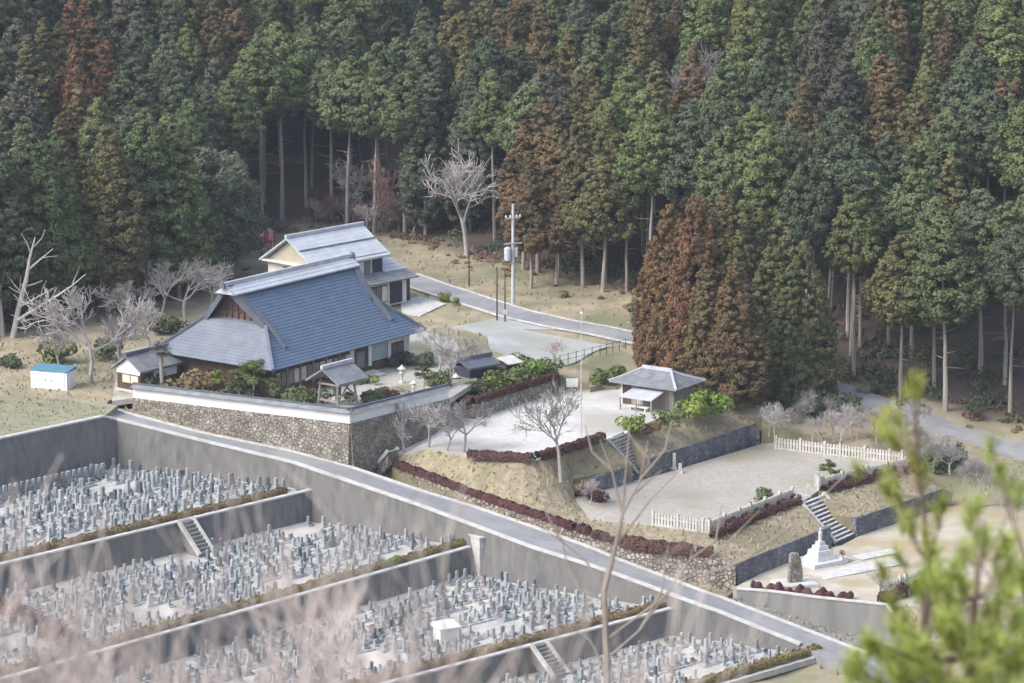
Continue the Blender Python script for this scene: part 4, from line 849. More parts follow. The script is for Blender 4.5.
def tree(kind, i, pos, H, leafm, rz=None, lean=0.0, fat=1.0):
    c, t = proto(kind, i); s = H / HB[kind]; r = random.Random(int(pos[0] * 131 + pos[1] * 977))
    nm = {'tall': 'cypress_tree', 'pole': 'cypress_tree', 'full': 'cypress_tree', 'cedar': 'cedar_tree', 'cedarfull': 'cedar_tree', 'broad': 'broadleaf_tree'}[kind]
    o = thing(nm, None, nm.split('_')[0] + ' tree', (pos[0], pos[1], pos[2]), rz if rz is not None else r.uniform(0, 6.28))
    o.scale = (s * fat, s * fat, s); o.rotation_euler = (lean * r.uniform(-1, 1), lean * r.uniform(-1, 1), o.rotation_euler[2])
    tr = link(bpy.data.objects.new('trunk', t), o); cr = link(bpy.data.objects.new('crown', c), o)
    cr.material_slots[0].link = 'OBJECT'; cr.material_slots[0].material = M[leafm]
    x, y, sc_ = pr((pos[0], pos[1], pos[2] + H)); ALLTREES.append([o, kind, leafm, x, y, pos, H]); return o

# crowns seen in the photograph: where the top stands in the survey picture, kind, colour
NOTE = [(424, 8, 'full', 'L_d'), (442, -22, 'full', 'L_c'), (405, -15, 'full', 'L_g'), (488, 105, 'full', 'L_d'), (470, 88, 'full', 'L_g'), (20, 25, 'pole', 'L_d'), (95, 20, 'cedar', 'L_r'), (78, 85, 'cedar', 'L_b'), (30, 40, 'cedar', 'L_o'), (45, 72, 'pole', 'L_c'), (125, 60, 'pole', 'L_d'), (168, 0, 'full', 'L_g'), (172, 0, 'pole', 'L_l'), (215, 60, 'cedar', 'L_gb'),
        (236, -8, 'cedar', 'L_b'), (280, 22, 'pole', 'L_l'), (262, 40, 'pole', 'L_c'), (330, 25, 'pole', 'L_c'), (340, 62, 'pole', 'L_c'), (375, 50, 'pole', 'L_c'), (400, 40, 'pole', 'L_c'), (430, 72, 'full', 'L_g'), (452, -4, 'cedar', 'L_o'),
        (470, 12, 'cedar', 'L_o'), (500, 10, 'cedar', 'L_b'), (520, 45, 'pole', 'L_d'), (552, 45, 'cedar', 'L_b'), (578, 78, 'cedar', 'L_o'), (600, 85, 'cedar', 'L_o'), (645, 92, 'pole', 'L_l'), (690, 105, 'pole', 'L_d'), (606, 15, 'pole', 'L_c'),
        (640, 30, 'cedar', 'L_o'), (655, 62, 'cedar', 'L_o'), (697, 45, 'cedar', 'L_b'), (725, 92, 'pole', 'L_c'), (755, 110, 'pole', 'L_l'), (772, 128, 'pole', 'L_l'), (790, 70, 'full', 'L_d'), (862, 5, 'cedar', 'L_gb'), (888, 52, 'cedar', 'L_b'),
        (845, 62, 'full', 'L_gb'), (868, 128, 'cedar', 'L_o'), (928, 95, 'cedar', 'L_o'), (980, 28, 'cedar', 'L_b'), (1003, 80, 'cedar', 'L_b'), (1020, 82, 'cedar', 'L_b'), (946, 155, 'cedar', 'L_o'), (960, 110, 'full', 'L_d'), (1000, 10, 'pole', 'L_l'),
        (905, 238, 'pole', 'L_o'), (925, 215, 'pole', 'L_c'), (950, 220, 'pole', 'L_c'), (1010, 205, 'pole', 'L_c'), (985, 190, 'pole', 'L_d'), (830, 165, 'pole', 'L_d'), (855, 170, 'pole', 'L_d'), (815, 130, 'pole', 'L_c'), (538, 150, 'cedar', 'L_b'), (558, 180, 'cedar', 'L_b'), (523, 150, 'cedar', 'L_b')]
def at_top(px, py, H):                           # where a tree of height H stands whose top is seen at px, py
    d = ray(px, py)
    ys = np.arange(335, 480, .5); t = ys / d[1]; X = d[0] * t; Z = CZ + d[2] * t
    h = height(X, ys); ed = edge_dist(X, ys); ok = (Z <= h + H) & (ed > -.5)
    if not ok.any(): return None
    i = int(np.argmax(ok)); return np.array([X[i], ys[i], h[i]])
used = []
SLOPE_BARE = [at_top(605, 38, 13), at_top(712, 28, 14)]; used += [q for q in SLOPE_BARE if q is not None] + PL([(467, 252, .3), (455, 256, .3), (480, 258, .3)])
def free(p, r): return all((p[0] - q[0])**2 + (p[1] - q[1])**2 > r * r for q in used)
for i, (px, py, k, lm) in enumerate(NOTE):
    H = {'pole': 17.5, 'full': 17, 'cedar': 17.5}[k] + rng.uniform(-1.5, 1.5); p = at_top(px, py, H)
    if p is None or not free(p, 2.0): continue
    used.append(p); tree(k, i % 4, p, H, lm, lean=.03, fat=1.25)
# front rank and left flank, placed by the foot of the stem
FEET = [(35, 322, 'full', 'L_c', 21), (0, 330, 'full', 'L_d', 20), (60, 316, 'full', 'L_l', 19), (108, 312, 'full', 'L_o', 20), (150, 304, 'full', 'L_c', 20.5), (180, 300, 'full', 'L_l', 19), (125, 298, 'full', 'L_d', 20), (-40, 335, 'full', 'L_c', 20),
        (282, 218, 'tall', 'L_l', 22), (262, 222, 'tall', 'L_l', 21.5), (347, 228, 'tall', 'L_c', 20), (374, 232, 'tall', 'L_c', 19.5), (405, 236, 'tall', 'L_c', 19), (425, 234, 'full', 'L_g', 16), (232, 240, 'tall', 'L_c', 19),
        (531, 288, 'cedar', 'L_b', 14), (556, 286, 'cedar', 'L_b', 13), (583, 286, 'cedar', 'L_o', 19), (603, 292, 'cedar', 'L_o', 20), (648, 300, 'tall', 'L_l', 20.5), (627, 292, 'tall', 'L_c', 16), (690, 318, 'tall', 'L_d', 20), (728, 330, 'tall', 'L_c', 21),
        (848, 366, 'tall', 'L_d', 21), (830, 350, 'tall', 'L_d', 21), (888, 384, 'tall', 'L_o', 15.5), (911, 392, 'tall', 'L_c', 19), (930, 398, 'tall', 'L_c', 20), (948, 396, 'tall', 'L_c', 19.5), (980, 396, 'tall', 'L_d', 20), (1012, 404, 'tall', 'L_l', 20), (1035, 410, 'tall', 'L_c', 20), (965, 385, 'tall', 'L_d', 20), (860, 372, 'tall', 'L_c', 19), (997, 398, 'tall', 'L_c', 19.5)]
for i, (px, py, k, lm, H) in enumerate(FEET):
    z = 0.0
    for _ in range(6): p = P(px, py, z); z = gz(p[0], p[1])
    p = np.array([p[0], p[1], z - .1]); used.append(p); tree(k, i % 4, p, H, lm, lean=.035, fat=1.12)
# the rest of the plantation
cands = []
for gy in np.arange(336, 560, 3.5):
    for gx in np.arange(-85, 92, 3.5): cands.append((gx + rng.uniform(-1.3, 1.3) + (1.75 if int(gy / 3.5) % 2 else 0), gy + rng.uniform(-1.3, 1.3)))
cx = np.array(cands); ced = edge_dist(cx[:, 0], cx[:, 1]); cz_ = height(cx[:, 0], cx[:, 1])
order = np.argsort(cx[:, 1])
for j in order:
    if not (1.5 < ced[j] < 150): continue
    p = np.array([cx[j, 0], cx[j, 1], cz_[j]]); H = rng.uniform(14.5, 19.5)
    x, y, s = pr((p[0], p[1], p[2] + H)); xb, yb, _ = pr(p)
    if x < -45 or x > 1070 or (y < -75 and yb < -30): continue
    if not free(p, 4.0): continue
    used.append(p)
    if y > -20 or ced[j] < 40:
        bd = sorted(((x - n[0])**2 + ((y - n[1]) * .8)**2, n[2], n[3]) for n in NOTE)[0]
        if bd[0] < 45**2 and rng.random() < .62: k, lm = bd[1], bd[2]
        else:
            k = rng.choice(['pole', 'pole', 'full', 'cedar']); lm = rng.choice(['L_c', 'L_c', 'L_d', 'L_d', 'L_l', 'L_g', 'L_gb']) if k != 'cedar' else rng.choice(['L_o', 'L_og', 'L_o', 'L_c', 'L_b'])
        if ced[j] < 12 and x > 230 and k != 'cedar': k = 'tall'
    else: k, lm = 'full', 'L_c'
    if y < 25 and k in ('pole', 'tall'): k = 'full'
    if k == 'tall': H = rng.uniform(18.5, 21)
    tree(k, rng.randrange(4), p, H, lm, lean=.03, fat=rng.uniform(.94, 1.14))
# the clump of tall cedars by the rest house: foot, top
for i, (px, py, H, lm, fat) in enumerate([(668, 376, 17.0, 'L_r', 1.0), (694, 384, 18.6, 'L_r', 1.0), (722, 380, 18.8, 'L_o', 1.15), (752, 384, 18.2, 'L_og', 1.15), (735, 404, 13.8, 'L_b', 1.35), (704, 396, 12.5, 'L_b', 1.2), (776, 392, 17.0, 'L_og', 1.2), (801, 398, 15.5, 'L_og', 1.15), (786, 404, 13.5, 'L_og', 1.15), (655, 372, 13.5, 'L_r', 1.1), (682, 378, 15.5, 'L_b', 1.0), (768, 398, 15.0, 'L_og', 1.1), (815, 396, 12.5, 'L_og', 1.0), (738, 388, 17.2, 'L_o', 1.0)]):
    z = -3.0
    for _ in range(6): p = P(px, py, z); z = gz(p[0], p[1])
    z = max(z, -5); tree('cedarfull', i % 3, np.array([p[0], p[1], z]), H, lm, fat=fat * .84)
# grey green evergreens by the bare trees, left of the house
for px, py, H, lm in ((192, 284, 14.5, 'L_g'), (213, 268, 12.5, 'L_g'), (200, 280, 13.5, 'L_g'), (186, 292, 9, 'L_d'), (212, 278, 8, 'L_d')):
    p = P(px, py, 0); tree('broad', int(px) % 3, p, H, lm)

# ---- labels for the trees: colour, place, and order among look-alikes
COLW = {'L_og': 'olive green', 'L_c': 'mid green', 'L_l': 'light green', 'L_d': 'dark green', 'L_g': 'grey green', 'L_o': 'olive', 'L_b': 'brown', 'L_r': 'rust red', 'L_gb': 'greyish brown'}
def zone(x, y, p, kind):
    if kind == 'cedarfull': return 'in the tall clump beside the rest house'
    d = float(edge_dist(np.array([p[0]]), np.array([p[1]]))[0])
    row = 'at the wood edge' if d < 6 else ('inside the wood' if d < 18 else 'high on the slope')
    z = ('behind the bare trees' if x < 230 else 'behind the two-storey house' if x < 450 else 'above the utility pole' if x < 640 else 'above the cedar clump' if x < 830 else 'above the road bend')
    return f'{row} {z}'
ORD = ['first', 'second', 'third', 'fourth', 'fifth', 'sixth', 'seventh', 'eighth', 'ninth', 'tenth', 'eleventh', 'twelfth', 'thirteenth', 'fourteenth', 'fifteenth', 'sixteenth']
zs = {}
for tt in ALLTREES:
    sp_ = {'tall': 'high-crowned cypress', 'pole': 'bare-stemmed cypress', 'full': 'bushy cypress', 'cedar': 'cedar', 'cedarfull': 'cedar', 'broad': 'broadleaf tree'}[tt[1]]
    zs.setdefault((COLW[tt[2]], sp_, zone(tt[3], tt[4], tt[5], tt[1])), []).append(tt)
for (cw, sp_, z), v in zs.items():
    v.sort(key=lambda q: q[3])
    for i, q in enumerate(v):
        q[0]['label'] = f'{cw} {sp_} {z}' + (f', {ORD[i]} from left' if len(v) > 1 and i < 16 else '')
        q[0]['group'] = 'trees of the clump' if 'clump beside' in z else 'trees of the hillside wood'

# ---- bare trees
def bare_mesh(name, seed, H, r0, levels, spread, m, up=.25, kids=(3, 5), trunk=.3, thin=.55, shrink=.68, minr=.012):
    g = np.random.default_rng(seed); b = MB()
    def grow(p, d, L, r, lev):
        n = 3 if lev < 2 else 2; pts = [p]; dd = d
        for k in range(n):
            dd = dd + g.normal(0, .13, 3) + np.array([0, 0, up * .12]); dd /= np.linalg.norm(dd); pts.append(pts[-1] + dd * L / n)
        for k in range(n): b.tube(pts[k], pts[k + 1], max(minr, r * (1 - .4 * k / n)), max(minr, r * (1 - .4 * (k + 1) / n)), 6 if lev == 0 else (4 if lev < 3 else 3))
        if lev >= levels: return
        for q in range(g.integers(kids[0], kids[1] + 1)):
            t = g.uniform(.35, 1) if lev else g.uniform(.75, 1); i = min(n - 1, int(t * n)); pp = pts[i] + (pts[i + 1] - pts[i]) * (t * n - i)
            nd = dd + g.normal(0, spread, 3) + np.array([0, 0, up]); nd /= np.linalg.norm(nd); grow(pp, nd, L * shrink * g.uniform(.75, 1.2), r * thin, lev + 1)
    grow(np.array([0, 0, -.3]), np.array([g.normal(0, .06), g.normal(0, .06), 1.]), H * trunk, r0, 0)
    return b.mesh(name, m)
BSC = 1.3
BARE = [bare_mesh('bare_branches', 11 + k, 7, .13, 5, .58, M['twig'], kids=(3, 4), shrink=.74, trunk=.28, minr=.0135) for k in range(3)]
TALLB = [bare_mesh('bare_branches', 31 + k, 11, .17, 5, .48, M['twig'], kids=(3, 4), shrink=.68, trunk=.36, up=.3, minr=.02) for k in range(2)]
def bare(name, label, pos, s, mesh, m=None, group=None, rz=None):
    s *= BSC if name == 'bare_tree' else 1; o = bpy.data.objects.new(name, mesh); link(o); o.location = Vector([float(q) for q in pos]); o.scale = (s * 1.15, s * 1.15, s); o.rotation_euler = (0, 0, rng.uniform(0, 6.28) if rz is None else rz)
    if m: o.material_slots[0].link = 'OBJECT'; o.material_slots[0].material = M[m]
    return tag(o, label, 'bare tree', group)
for k in range(9):
    px, py = 318 + k * 12 + rng.uniform(-4, 4), 226 + k * 1.6 + rng.uniform(-6, 5); bare('bare_shrub', 'pinkish grey leafless shrub under the conifers behind the house', P(px, py, .4), rng.uniform(.65, 1.0), BARE[k % 3], 'twig_red' if k % 2 else None, 'leafless shrubs behind the house')['category'] = 'shrub'
for k, (px, py, s, lab) in enumerate([(90, 382, 1.6, 'bare grey tree beside the white storage cabinet'), (118, 372, .95, 'low bare tree close behind the gatehouse'), (150, 352, .95, 'bare tree behind the gatehouse roof'), (185, 322, 1.1, 'wide bare tree behind the gable of the temple'), (212, 312, .95, 'bare tree just under the lamp post'), (160, 318, 1.0, 'bare tree between gatehouse and dark evergreens'),
                                     (130, 330, .9, 'bare tree over the green bank behind the gatehouse'), (60, 372, .8, 'small bare tree behind the storage cabinet')]):
    bare('bare_tree', lab, P(px, py, -.1), s, BARE[k % 3])
for q, lab in zip(SLOPE_BARE, ('grey bare tree crown among conifers above the utility pole', 'grey bare tree crown among conifers above the cedar clump')):
    if q is not None: bare('bare_tree', lab, q, 1.05, TALLB[0])
for k, (px, py, s, lab, z, me) in enumerate([(467, 254, 1.15, 'tall bare tree standing at the wood edge behind the house', .3, 1), (350, 226, .75, 'bare tree in front of dark stems behind the house', .2, 0), (385, 234, .75, 'reddish bare tree behind the house roof', .2, 1),
                                            (561, 479, .78, 'slender bare tree on the grass bank below the plaza', -3.6, 0)]):
    bare('bare_tree', lab, P(px, py, z), 2.0 if 'tall' in lab else s, BARE[1] if 'tall' in lab else TALLB[me], 'twig_red' if 'reddish' in lab else ('bark_pale' if 'plaza' in lab else None))
for k, (px, py, s, lab, z) in enumerate([(463, 452, .85, 'bare cherry tree at the near end of the plaza'), (430, 447, .8, 'bare tree at the foot of the plaza stone wall'), (446, 450, .6, 'small bare tree between two others by the plaza'), (405, 450, .75, 'bare tree beside the narrow road steps'), (450, 384, .75, 'bare tree inside the temple yard end'), (436, 372, .7, 'bare tree before the temple corner'), (468, 378, .6, 'low bare tree next to the dark shed'), (553, 368, .55, 'small pinkish bare tree in front of the paved lot'), (543, 540, .6, 'scrubby bare tree by the hedge'),
                                        (585, 508, .5, 'low bare scrub at the end of the blue grey wall')] and
                                       [(463, 452, .85, 'bare cherry tree at the road end of the white plaza', -2.6), (430, 449, .8, 'bare tree at the foot of the plaza stone wall', -2.9), (447, 451, .6, 'small bare tree between two larger ones by the plaza', -2.7), (405, 452, .75, 'bare tree beside the narrow road steps', -3.5), (452, 388, .8, 'bare tree behind the end of the white wall', -.2), (438, 372, .75, 'bare tree before the right corner of the temple', -.1), (468, 376, .6, 'low bare tree next to the dark shed', -1), (553, 368, .55, 'small pinkish bare tree in front of the paved lot', -1.1), (880, 600, .45, 'thin bare sapling beside the small stone fence', -9.2), (590, 505, .42, 'low bare scrub at the end of the blue grey wall', -6)]):
    bare('bare_tree', lab, P(px, py, z), s, BARE[k % 3], 'twig_pink' if 'pink' in lab else None)
for k in range(24):
    px, py = 772 + k * 6 + rng.uniform(-6, 6), 432 + rng.uniform(-16, 12) + k * .6
    p = P(px, py, -5.3); bare('bare_shrub', 'grey leafless shrub in the thicket behind the gravel terrace fence', p, rng.uniform(.45, .75), BARE[k % 3], None, 'grey shrubs behind the terrace fence')['category'] = 'shrub'
for k in range(18):
    px, py = 908 + k * 6.5 + rng.uniform(-5, 5), 452 + k * 3.5 + rng.uniform(-12, 12)
    p = P(px, py, -7); bare('bare_shrub', 'grey leafless shrub on the bank below the right-hand road', p, rng.uniform(.45, .7), BARE[k % 3], None, 'grey shrubs below the road')['category'] = 'shrub'
# dead trees on the left
def limbs(name, label, base, segs, m):
    o = thing(name, label, 'dead tree', base); b = MB()
    for k, (a, c, r0, r1) in enumerate(segs):
        mb = MB(); a, c = np.array(a, float), np.array(c, float); mid_ = (a + c) / 2 + nr.normal(0, .15, 3); mb.tube(a, mid_, r0, (r0 + r1) / 2, 7); mb.tube(mid_, c, (r0 + r1) / 2, r1, 7); mb.build('trunk' if k == 0 else 'branch', m, o)
    return o
limbs('dead_tree', 'big dead pale tree with broken limbs against the dark evergreens', P(12, 338, 0), [((0, 0, -.3), (1.6, 0, 6), .3, .22), ((1.6, 0, 6), (2.6, -.2, 10.2), .2, .06), ((.5, 0, 1.8), (4.4, -.5, 4.2), .16, .12), ((4.4, -.5, 4.2), (7.6, -.6, 6.6), .12, .04), ((.9, 0, 3.2), (4.2, .3, 5.0), .12, .04), ((1.9, 0, 7), (4.3, .2, 9), .12, .04), ((1.4, 0, 5.2), (3.2, .2, 5.8), .07, .03), ((2.2, -.1, 8.4), (1.2, 0, 10.6), .07, .02), ((2.4, -.1, 9.2), (3.6, 0, 11), .06, .02), ((5.4, -.5, 5.0), (6.6, -.4, 5.2), .05, .02), ((6.2, -.5, 5.6), (7.0, -.6, 7.4), .05, .02), ((3.0, .2, 4.4), (3.6, .2, 5.8), .05, .02), ((3.2, 0, 8.1), (4.8, .1, 8.3), .05, .02), ((1.2, 0, 4.4), (-.4, .2, 6.6), .08, .03)], M['dead'])
limbs('dead_tree', 'slim dead snag at the very edge of the evergreens', P(3, 336, 0), [((0, 0, -.3), (-.2, 0, 5), .25, .17), ((-.2, 0, 5), (-1.3, 0, 9), .16, .05), ((-.2, 0, 4.4), (.5, 0, 7.8), .1, .03)], M['dead'])
limbs('dead_tree', 'small white dead stem among grey green evergreens', P(214, 268, 0), [((0, -2.5, 3), (0, -2.6, 9.2), .16, .1), ((0, -2.6, 7.6), (-.8, -2.6, 9.6), .09, .04), ((0, -2.6, 8.4), (.8, -2.6, 9.8), .09, .04)], M['dead'])

# ---- undergrowth along the wood edge
def scatter(name, spots, r, leaf, m, n, kind='stuff', label=None, cat=None):
    A, N = [], []
    for (x, y, z, s) in spots:
        d = nr.normal(0, 1, (n, 3)); d /= np.linalg.norm(d, axis=1, keepdims=True); d[:, 2] = np.abs(d[:, 2])
        A.append(np.array([x, y, z]) + d * r * s * nr.uniform(.5, 1, (n, 1)) * np.array([1, 1, .8])); N.append(d)
    A, N = np.concatenate(A), np.concatenate(N)
    o = link(bpy.data.objects.new(name, quads_mesh(name, leaf_quads(A, N, np.full(len(A), leaf), .6), m))); return tag(o, label, cat, kind=kind)
def edge_spots(n, d0, d1, s0, s1, seed):
    g = random.Random(seed); out = []
    while len(out) < n:
        i = g.randrange(len(EDGE) - 1); a, b = EDGE[i], EDGE[i + 1]; t = g.random(); q = a + (b - a) * t; d = b - a; nn = np.array([-d[1], d[0]]) / np.linalg.norm(d); dd = g.uniform(d0, d1); q = q + nn * dd
        if abs(q[0]) < 75: out.append((q[0], q[1], gz(q[0], q[1]), g.uniform(s0, s1)))
    return out
scatter('undergrowth', edge_spots(360, 1, 16, .5, 1.5, 1), 1.2, .2, M['L_d'], 60)
scatter('undergrowth', edge_spots(380, -.5, 13, .4, 1.1, 2), 1.0, .16, leafmat('leaf_dead', (.10, .06, .045), (.17, .105, .08)), 60)
scatter('ground_cover', edge_spots(160, -4, 2, .3, .7, 3), .9, .16, M['L_hedge_dry'], 40)
def tufts(name, outlines, n, m, hgt=.28):
    A = []
    for o in [q for q in COL.objects if stem_(q.name) in outlines]:
        me = o.data
        for p in me.polygons:
            if p.normal.z < .35: continue
            cnt = n * p.area; cnt = int(cnt) + (rng.random() < cnt % 1); vs = [me.vertices[i].co for i in p.vertices]
            for _ in range(cnt):
                a, b_ = sorted((rng.random(), rng.random())); q = vs[0] * a + vs[1] * (b_ - a) + vs[2] * (1 - b_); A.append((q.x, q.y, q.z))
    A = np.array(A); k = len(A); d = nr.normal(0, 1, (k, 3)); d[:, 2] = 0; d /= np.linalg.norm(d, axis=1, keepdims=True); h = hgt * nr.uniform(.4, 1.2, (k, 1)); w_ = nr.uniform(.04, .11, (k, 1)); up_ = np.array([0, 0, 1.]) + nr.normal(0, .5, (k, 3))
    V = np.stack([A - d * w_, A + d * w_, A + d * w_ * .6 + up_ * h, A - d * w_ * .6 + up_ * h], 1); return tag(link(bpy.data.objects.new(name, quads_mesh(name, V, m))), kind='stuff')
def stem_(x): return x.split('.')[0]
tufts('dry_grass', ('grass_bank', 'verge'), 5, leafmat('grass_blade', (.25, .21, .14), (.36, .31, .215), rand=0), .2)
tufts('dry_grass', ('field',), 3, leafmat('grass_blade_green', (.20, .20, .125), (.29, .275, .18), rand=0), .14)
sg = []
for (x0, x1, y0, y1, n_) in ((-60, -28, 322, 352, 2600), (-28, 32, 352, 420, 5200), (20, 60, 290, 335, 2600)):
    for _ in range(n_): sg.append((rng.uniform(x0, x1), rng.uniform(y0, y1)))
sg = np.array(sg); ok = edge_dist(sg[:, 0], sg[:, 1]) < 3
for poly in HOLES + SHALLOW: ins, dist = inside_margin(poly, sg[:, 0], sg[:, 1]); ok &= ~ins & (dist > .3)
sg = sg[ok]; A = np.column_stack([sg, height(sg[:, 0], sg[:, 1])]); d = nr.normal(0, 1, A.shape); d[:, 2] = 0; d /= np.linalg.norm(d, axis=1, keepdims=True); w_ = nr.uniform(.05, .14, (len(A), 1)); hh_ = nr.uniform(.06, .22, (len(A), 1)); up_ = np.array([0, 0, 1.]) + nr.normal(0, .5, A.shape)
tag(link(bpy.data.objects.new('dry_grass', quads_mesh('dry_grass', np.stack([A - d * w_, A + d * w_, A + d * w_ * .6 + up_ * hh_, A - d * w_ * .6 + up_ * hh_], 1), MATS['grass_blade']))), kind='stuff')
# ---- shrubs, clipped trees and hedges
def bush_mesh(name, seed, m, n=900, lobes=7, leaf=.11, flat=.75):
    global nr
    nr = np.random.default_rng(seed); g = np.random.default_rng(seed); A, N = [], []
    for k in range(lobes):
        c = g.normal(0, .38, 3) * [1, 1, .5] + [0, 0, .55 * flat]; r = g.uniform(.4, .62)
        d = g.normal(0, 1, (n // lobes, 3)); d /= np.linalg.norm(d, axis=1, keepdims=True); A.append(c + d * r * g.uniform(.75, 1, (len(d), 1)) * [1, 1, flat]); N.append(d)
    A, N = np.concatenate(A), np.concatenate(N); A[:, 2] = np.maximum(A[:, 2], 0)
    return quads_mesh(name, leaf_quads(A, N, np.full(len(A), leaf), .45), m)
BUSH = [bush_mesh('bush_leaves', 51 + k, M['L_c']) for k in range(4)]
def shrub(label, px, py, z, s, m, name='shrub', group=None, hh=1.0):
    o = bpy.data.objects.new(name, BUSH[int(px + py) % 4]); link(o); p = P(px, py, z); o.location = Vector([float(q) for q in p]); o.scale = (s, s, s * hh); o.rotation_euler = (0, 0, px)
    o.material_slots[0].link = 'OBJECT'; o.material_slots[0].material = M[m]; return tag(o, label, 'shrub', group)
for a in [('rounded brown shrub left of the clipped pines by the white wall', 190, 397, 0, 2.4, 'L_hedge_dry'), ('dull green shrub beside the gatehouse wall', 155, 392, 0, 1.5, 'L_c'), ('small bright shrub by the gatehouse post', 163, 388, 0, 1.2, 'L_bright'), ('low dark shrub under the clipped pines', 232, 401, 0, 1.4, 'L_gb'), ('dark shrub between the clipped pines by the hall', 243, 400, 0, 1.3, 'L_d'),
          ('rounded green shrub left of the bell tower', 296, 405, 0, 1.9, 'L_c'), ('green shrub touching the foot of the bell tower', 309, 406, 0, 1.5, 'L_c'), ('dark green shrub right of the bell tower', 372, 405, 0, 1.6, 'L_d'), ('yellow green shrub behind the bell tower', 362, 383, 0, 1.2, 'L_bright'), ('reddish low shrub at the white wall bend', 388, 402, 0, 1.2, 'L_hedge_red'),
          ('grey clipped shrub before the temple entrance', 392, 366, 0, 1.1, 'L_gb'), ('long low grey shrub under the temple windows', 404, 364, 0, 1.2, 'L_gb'), ('dark low shrub at the right corner of the temple', 424, 366, 0, 1.2, 'L_d'), ('green shrub behind the right part of the white wall', 437, 386, 0, 1.3, 'L_c'),
          ('tall bright green shrub at the plaza edge near the rest house', 632, 431, -2.5, 1.25, 'L_bright'), ('small dark red shrub beside the bright one near the rest house', 645, 434, -2.6, .7, 'L_hedge_red'), ('rounded green shrub right of the rest house', 694, 415, -2.5, 2.0, 'L_bright'), ('spreading green shrub by the clump foot', 712, 412, -2.6, 1.8, 'L_bright'), ('dull green shrub in front of the rest house', 672, 424, -2.6, 1.3, 'L_hedge_green'), ('low yellow shrub before the rest house', 655, 430, -2.6, .9, 'L_hedge_dry'),
          ('brown scrub heap where the short blue grey wall begins', 580, 494, -5.9, 1.2, 'L_hedge_dry'), ('reddish scrub on the gravel edge near the short blue grey wall', 593, 503, -6.2, 1.1, 'L_hedge_red'), ('low dry scrub on the grass bank under the slender bare tree', 556, 488, -5.2, .9, 'L_hedge_dry'), ('round green shrub inside the stone fence corner', 766, 500, -6.3, 1.05, 'L_c'), ('dark evergreen shrub at the foot of the cedars', 808, 414, -4.5, 1.7, 'L_d'), ('dark green shrub below the road end', 832, 412, -4.8, 1.9, 'L_d'), ('green shrub on the bank above the right wall end', 935, 470, -7.5, 1.8, 'L_d'), ('dark shrub on the bank by the right-hand road', 952, 462, -7, 1.6, 'L_d'), ('bright green shrub right of the wall end', 915, 475, -7, 1.2, 'L_c'),
          ('green shrub on the bank behind the gatehouse', 62, 362, -.2, 1.9, 'L_c'), ('dark low shrub behind the storage cabinet', 112, 356, 0, 1.6, 'L_d'), ('dark shrub under the bare trees', 165, 333, 0, 1.7, 'L_d'), ('small conical shrub left of the storage cabinet', 10, 368, -.3, 1.2, 'L_d'), ('small yellow shrub on the lane verge', 443, 300, 0, .7, 'L_bright'), ('little yellow shrub next to another on the verge', 457, 303, 0, .55, 'L_bright'), ('dark hedge shrub at the lot end', 612, 382, -2.3, 1.5, 'L_hedge_green'), ('olive hedge shrub behind the plaza', 598, 386, -2.4, 1.4, 'L_hedge_green'), ('round shrub on the back verge', 565, 297, -.2, .7, 'L_hedge_dry'), ('dark green shrub at the back verge end', 637, 312, -.5, 1.1, 'L_d'), ('dark round shrub by the road bend', 974, 412, -5.5, .9, 'L_d'), ('dark low shrub by the road end', 880, 392, -4.4, .8, 'L_d')]:
    shrub(*a)
for k, (px, py, s) in enumerate([(478, 394, 1.1), (490, 391, 1.25), (503, 388, 1.3), (516, 384, 1.3), (530, 380, 1.35), (543, 376, 1.2), (497, 380, 1.2), (512, 376, 1.2), (527, 372, 1.2), (483, 384, 1.2)]):
    shrub('green garden shrub massed on the bed above the red hedge', px, py, -1.2, s * 1.25, ['L_c', 'L_bright', 'L_hedge_green'][k % 3], group='shrubs on the garden bed')
def hedge(label, pts, wdt, h, m, seed=0, lump=.07, dens=800, leaf=.09):
    """clipped hedge along a line: a dense shell of leaves on a rounded body"""
    global nr
    nr = np.random.default_rng(int(100 + seed)); pts = [np.array(p) for p in pts]; org = pts[0]; A, N = [], []
    for a, b in zip(pts[:-1], pts[1:]):
        L = np.linalg.norm(b - a); n = int(L * dens); d = (b - a) / L; q = np.array([-d[1], d[0], 0]); q /= np.linalg.norm(q)
        s = nr.uniform(0, 1, n); ang = nr.uniform(0, math.pi, n); r = nr.uniform(.82, 1.05, n) * (1 + lump * np.sin(s * L * 3.1 + a[0]) + lump * .6 * np.sin(s * L * 7.3 + a[1]))
        cs, sn = np.cos(ang), np.sin(ang); cs2 = np.sign(cs) * np.abs(cs)**.6; sn2 = sn**.6
        A.append(a + (b - a) * s[:, None] + q * (cs2 * r * wdt / 2)[:, None] + np.array([0, 0, 1]) * (sn2 * r * h)[:, None]); N.append(q * cs[:, None] + np.array([0, 0, 1]) * sn[:, None])
    A, N = np.concatenate(A) - org, np.concatenate(N)
    o = link(bpy.data.objects.new('hedge', quads_mesh('hedge', leaf_quads(A, N, np.full(len(A), leaf), .5), m))); o.location = Vector([float(x) for x in org])
    return tag(o, label, 'hedge')
hedge('long clipped dark red hedge along the bank above the road', PL([(389, 464, -4.45), (440, 483, -4.9), (480, 498, -5.4), (520, 512, -5.9), (560, 525, -6.3), (574, 530, -6.4)]), .85, .6, M['L_hedge_red'], 1)
hedge('lumpy dark red hedge between the long hedge and the fence corner', PL([(578, 531, -6.5), (600, 539, -6.7), (618, 545, -6.9)]), .75, .6, M['L_hedge_red'], 2, .3)
hedge('thick dark red hedge below the corner of the stone fence', PL([(622, 546, -6.9), (650, 552, -7.0), (692, 556, -7.1)]), 1.4, 1.0, M['L_hedge_red'], 3)
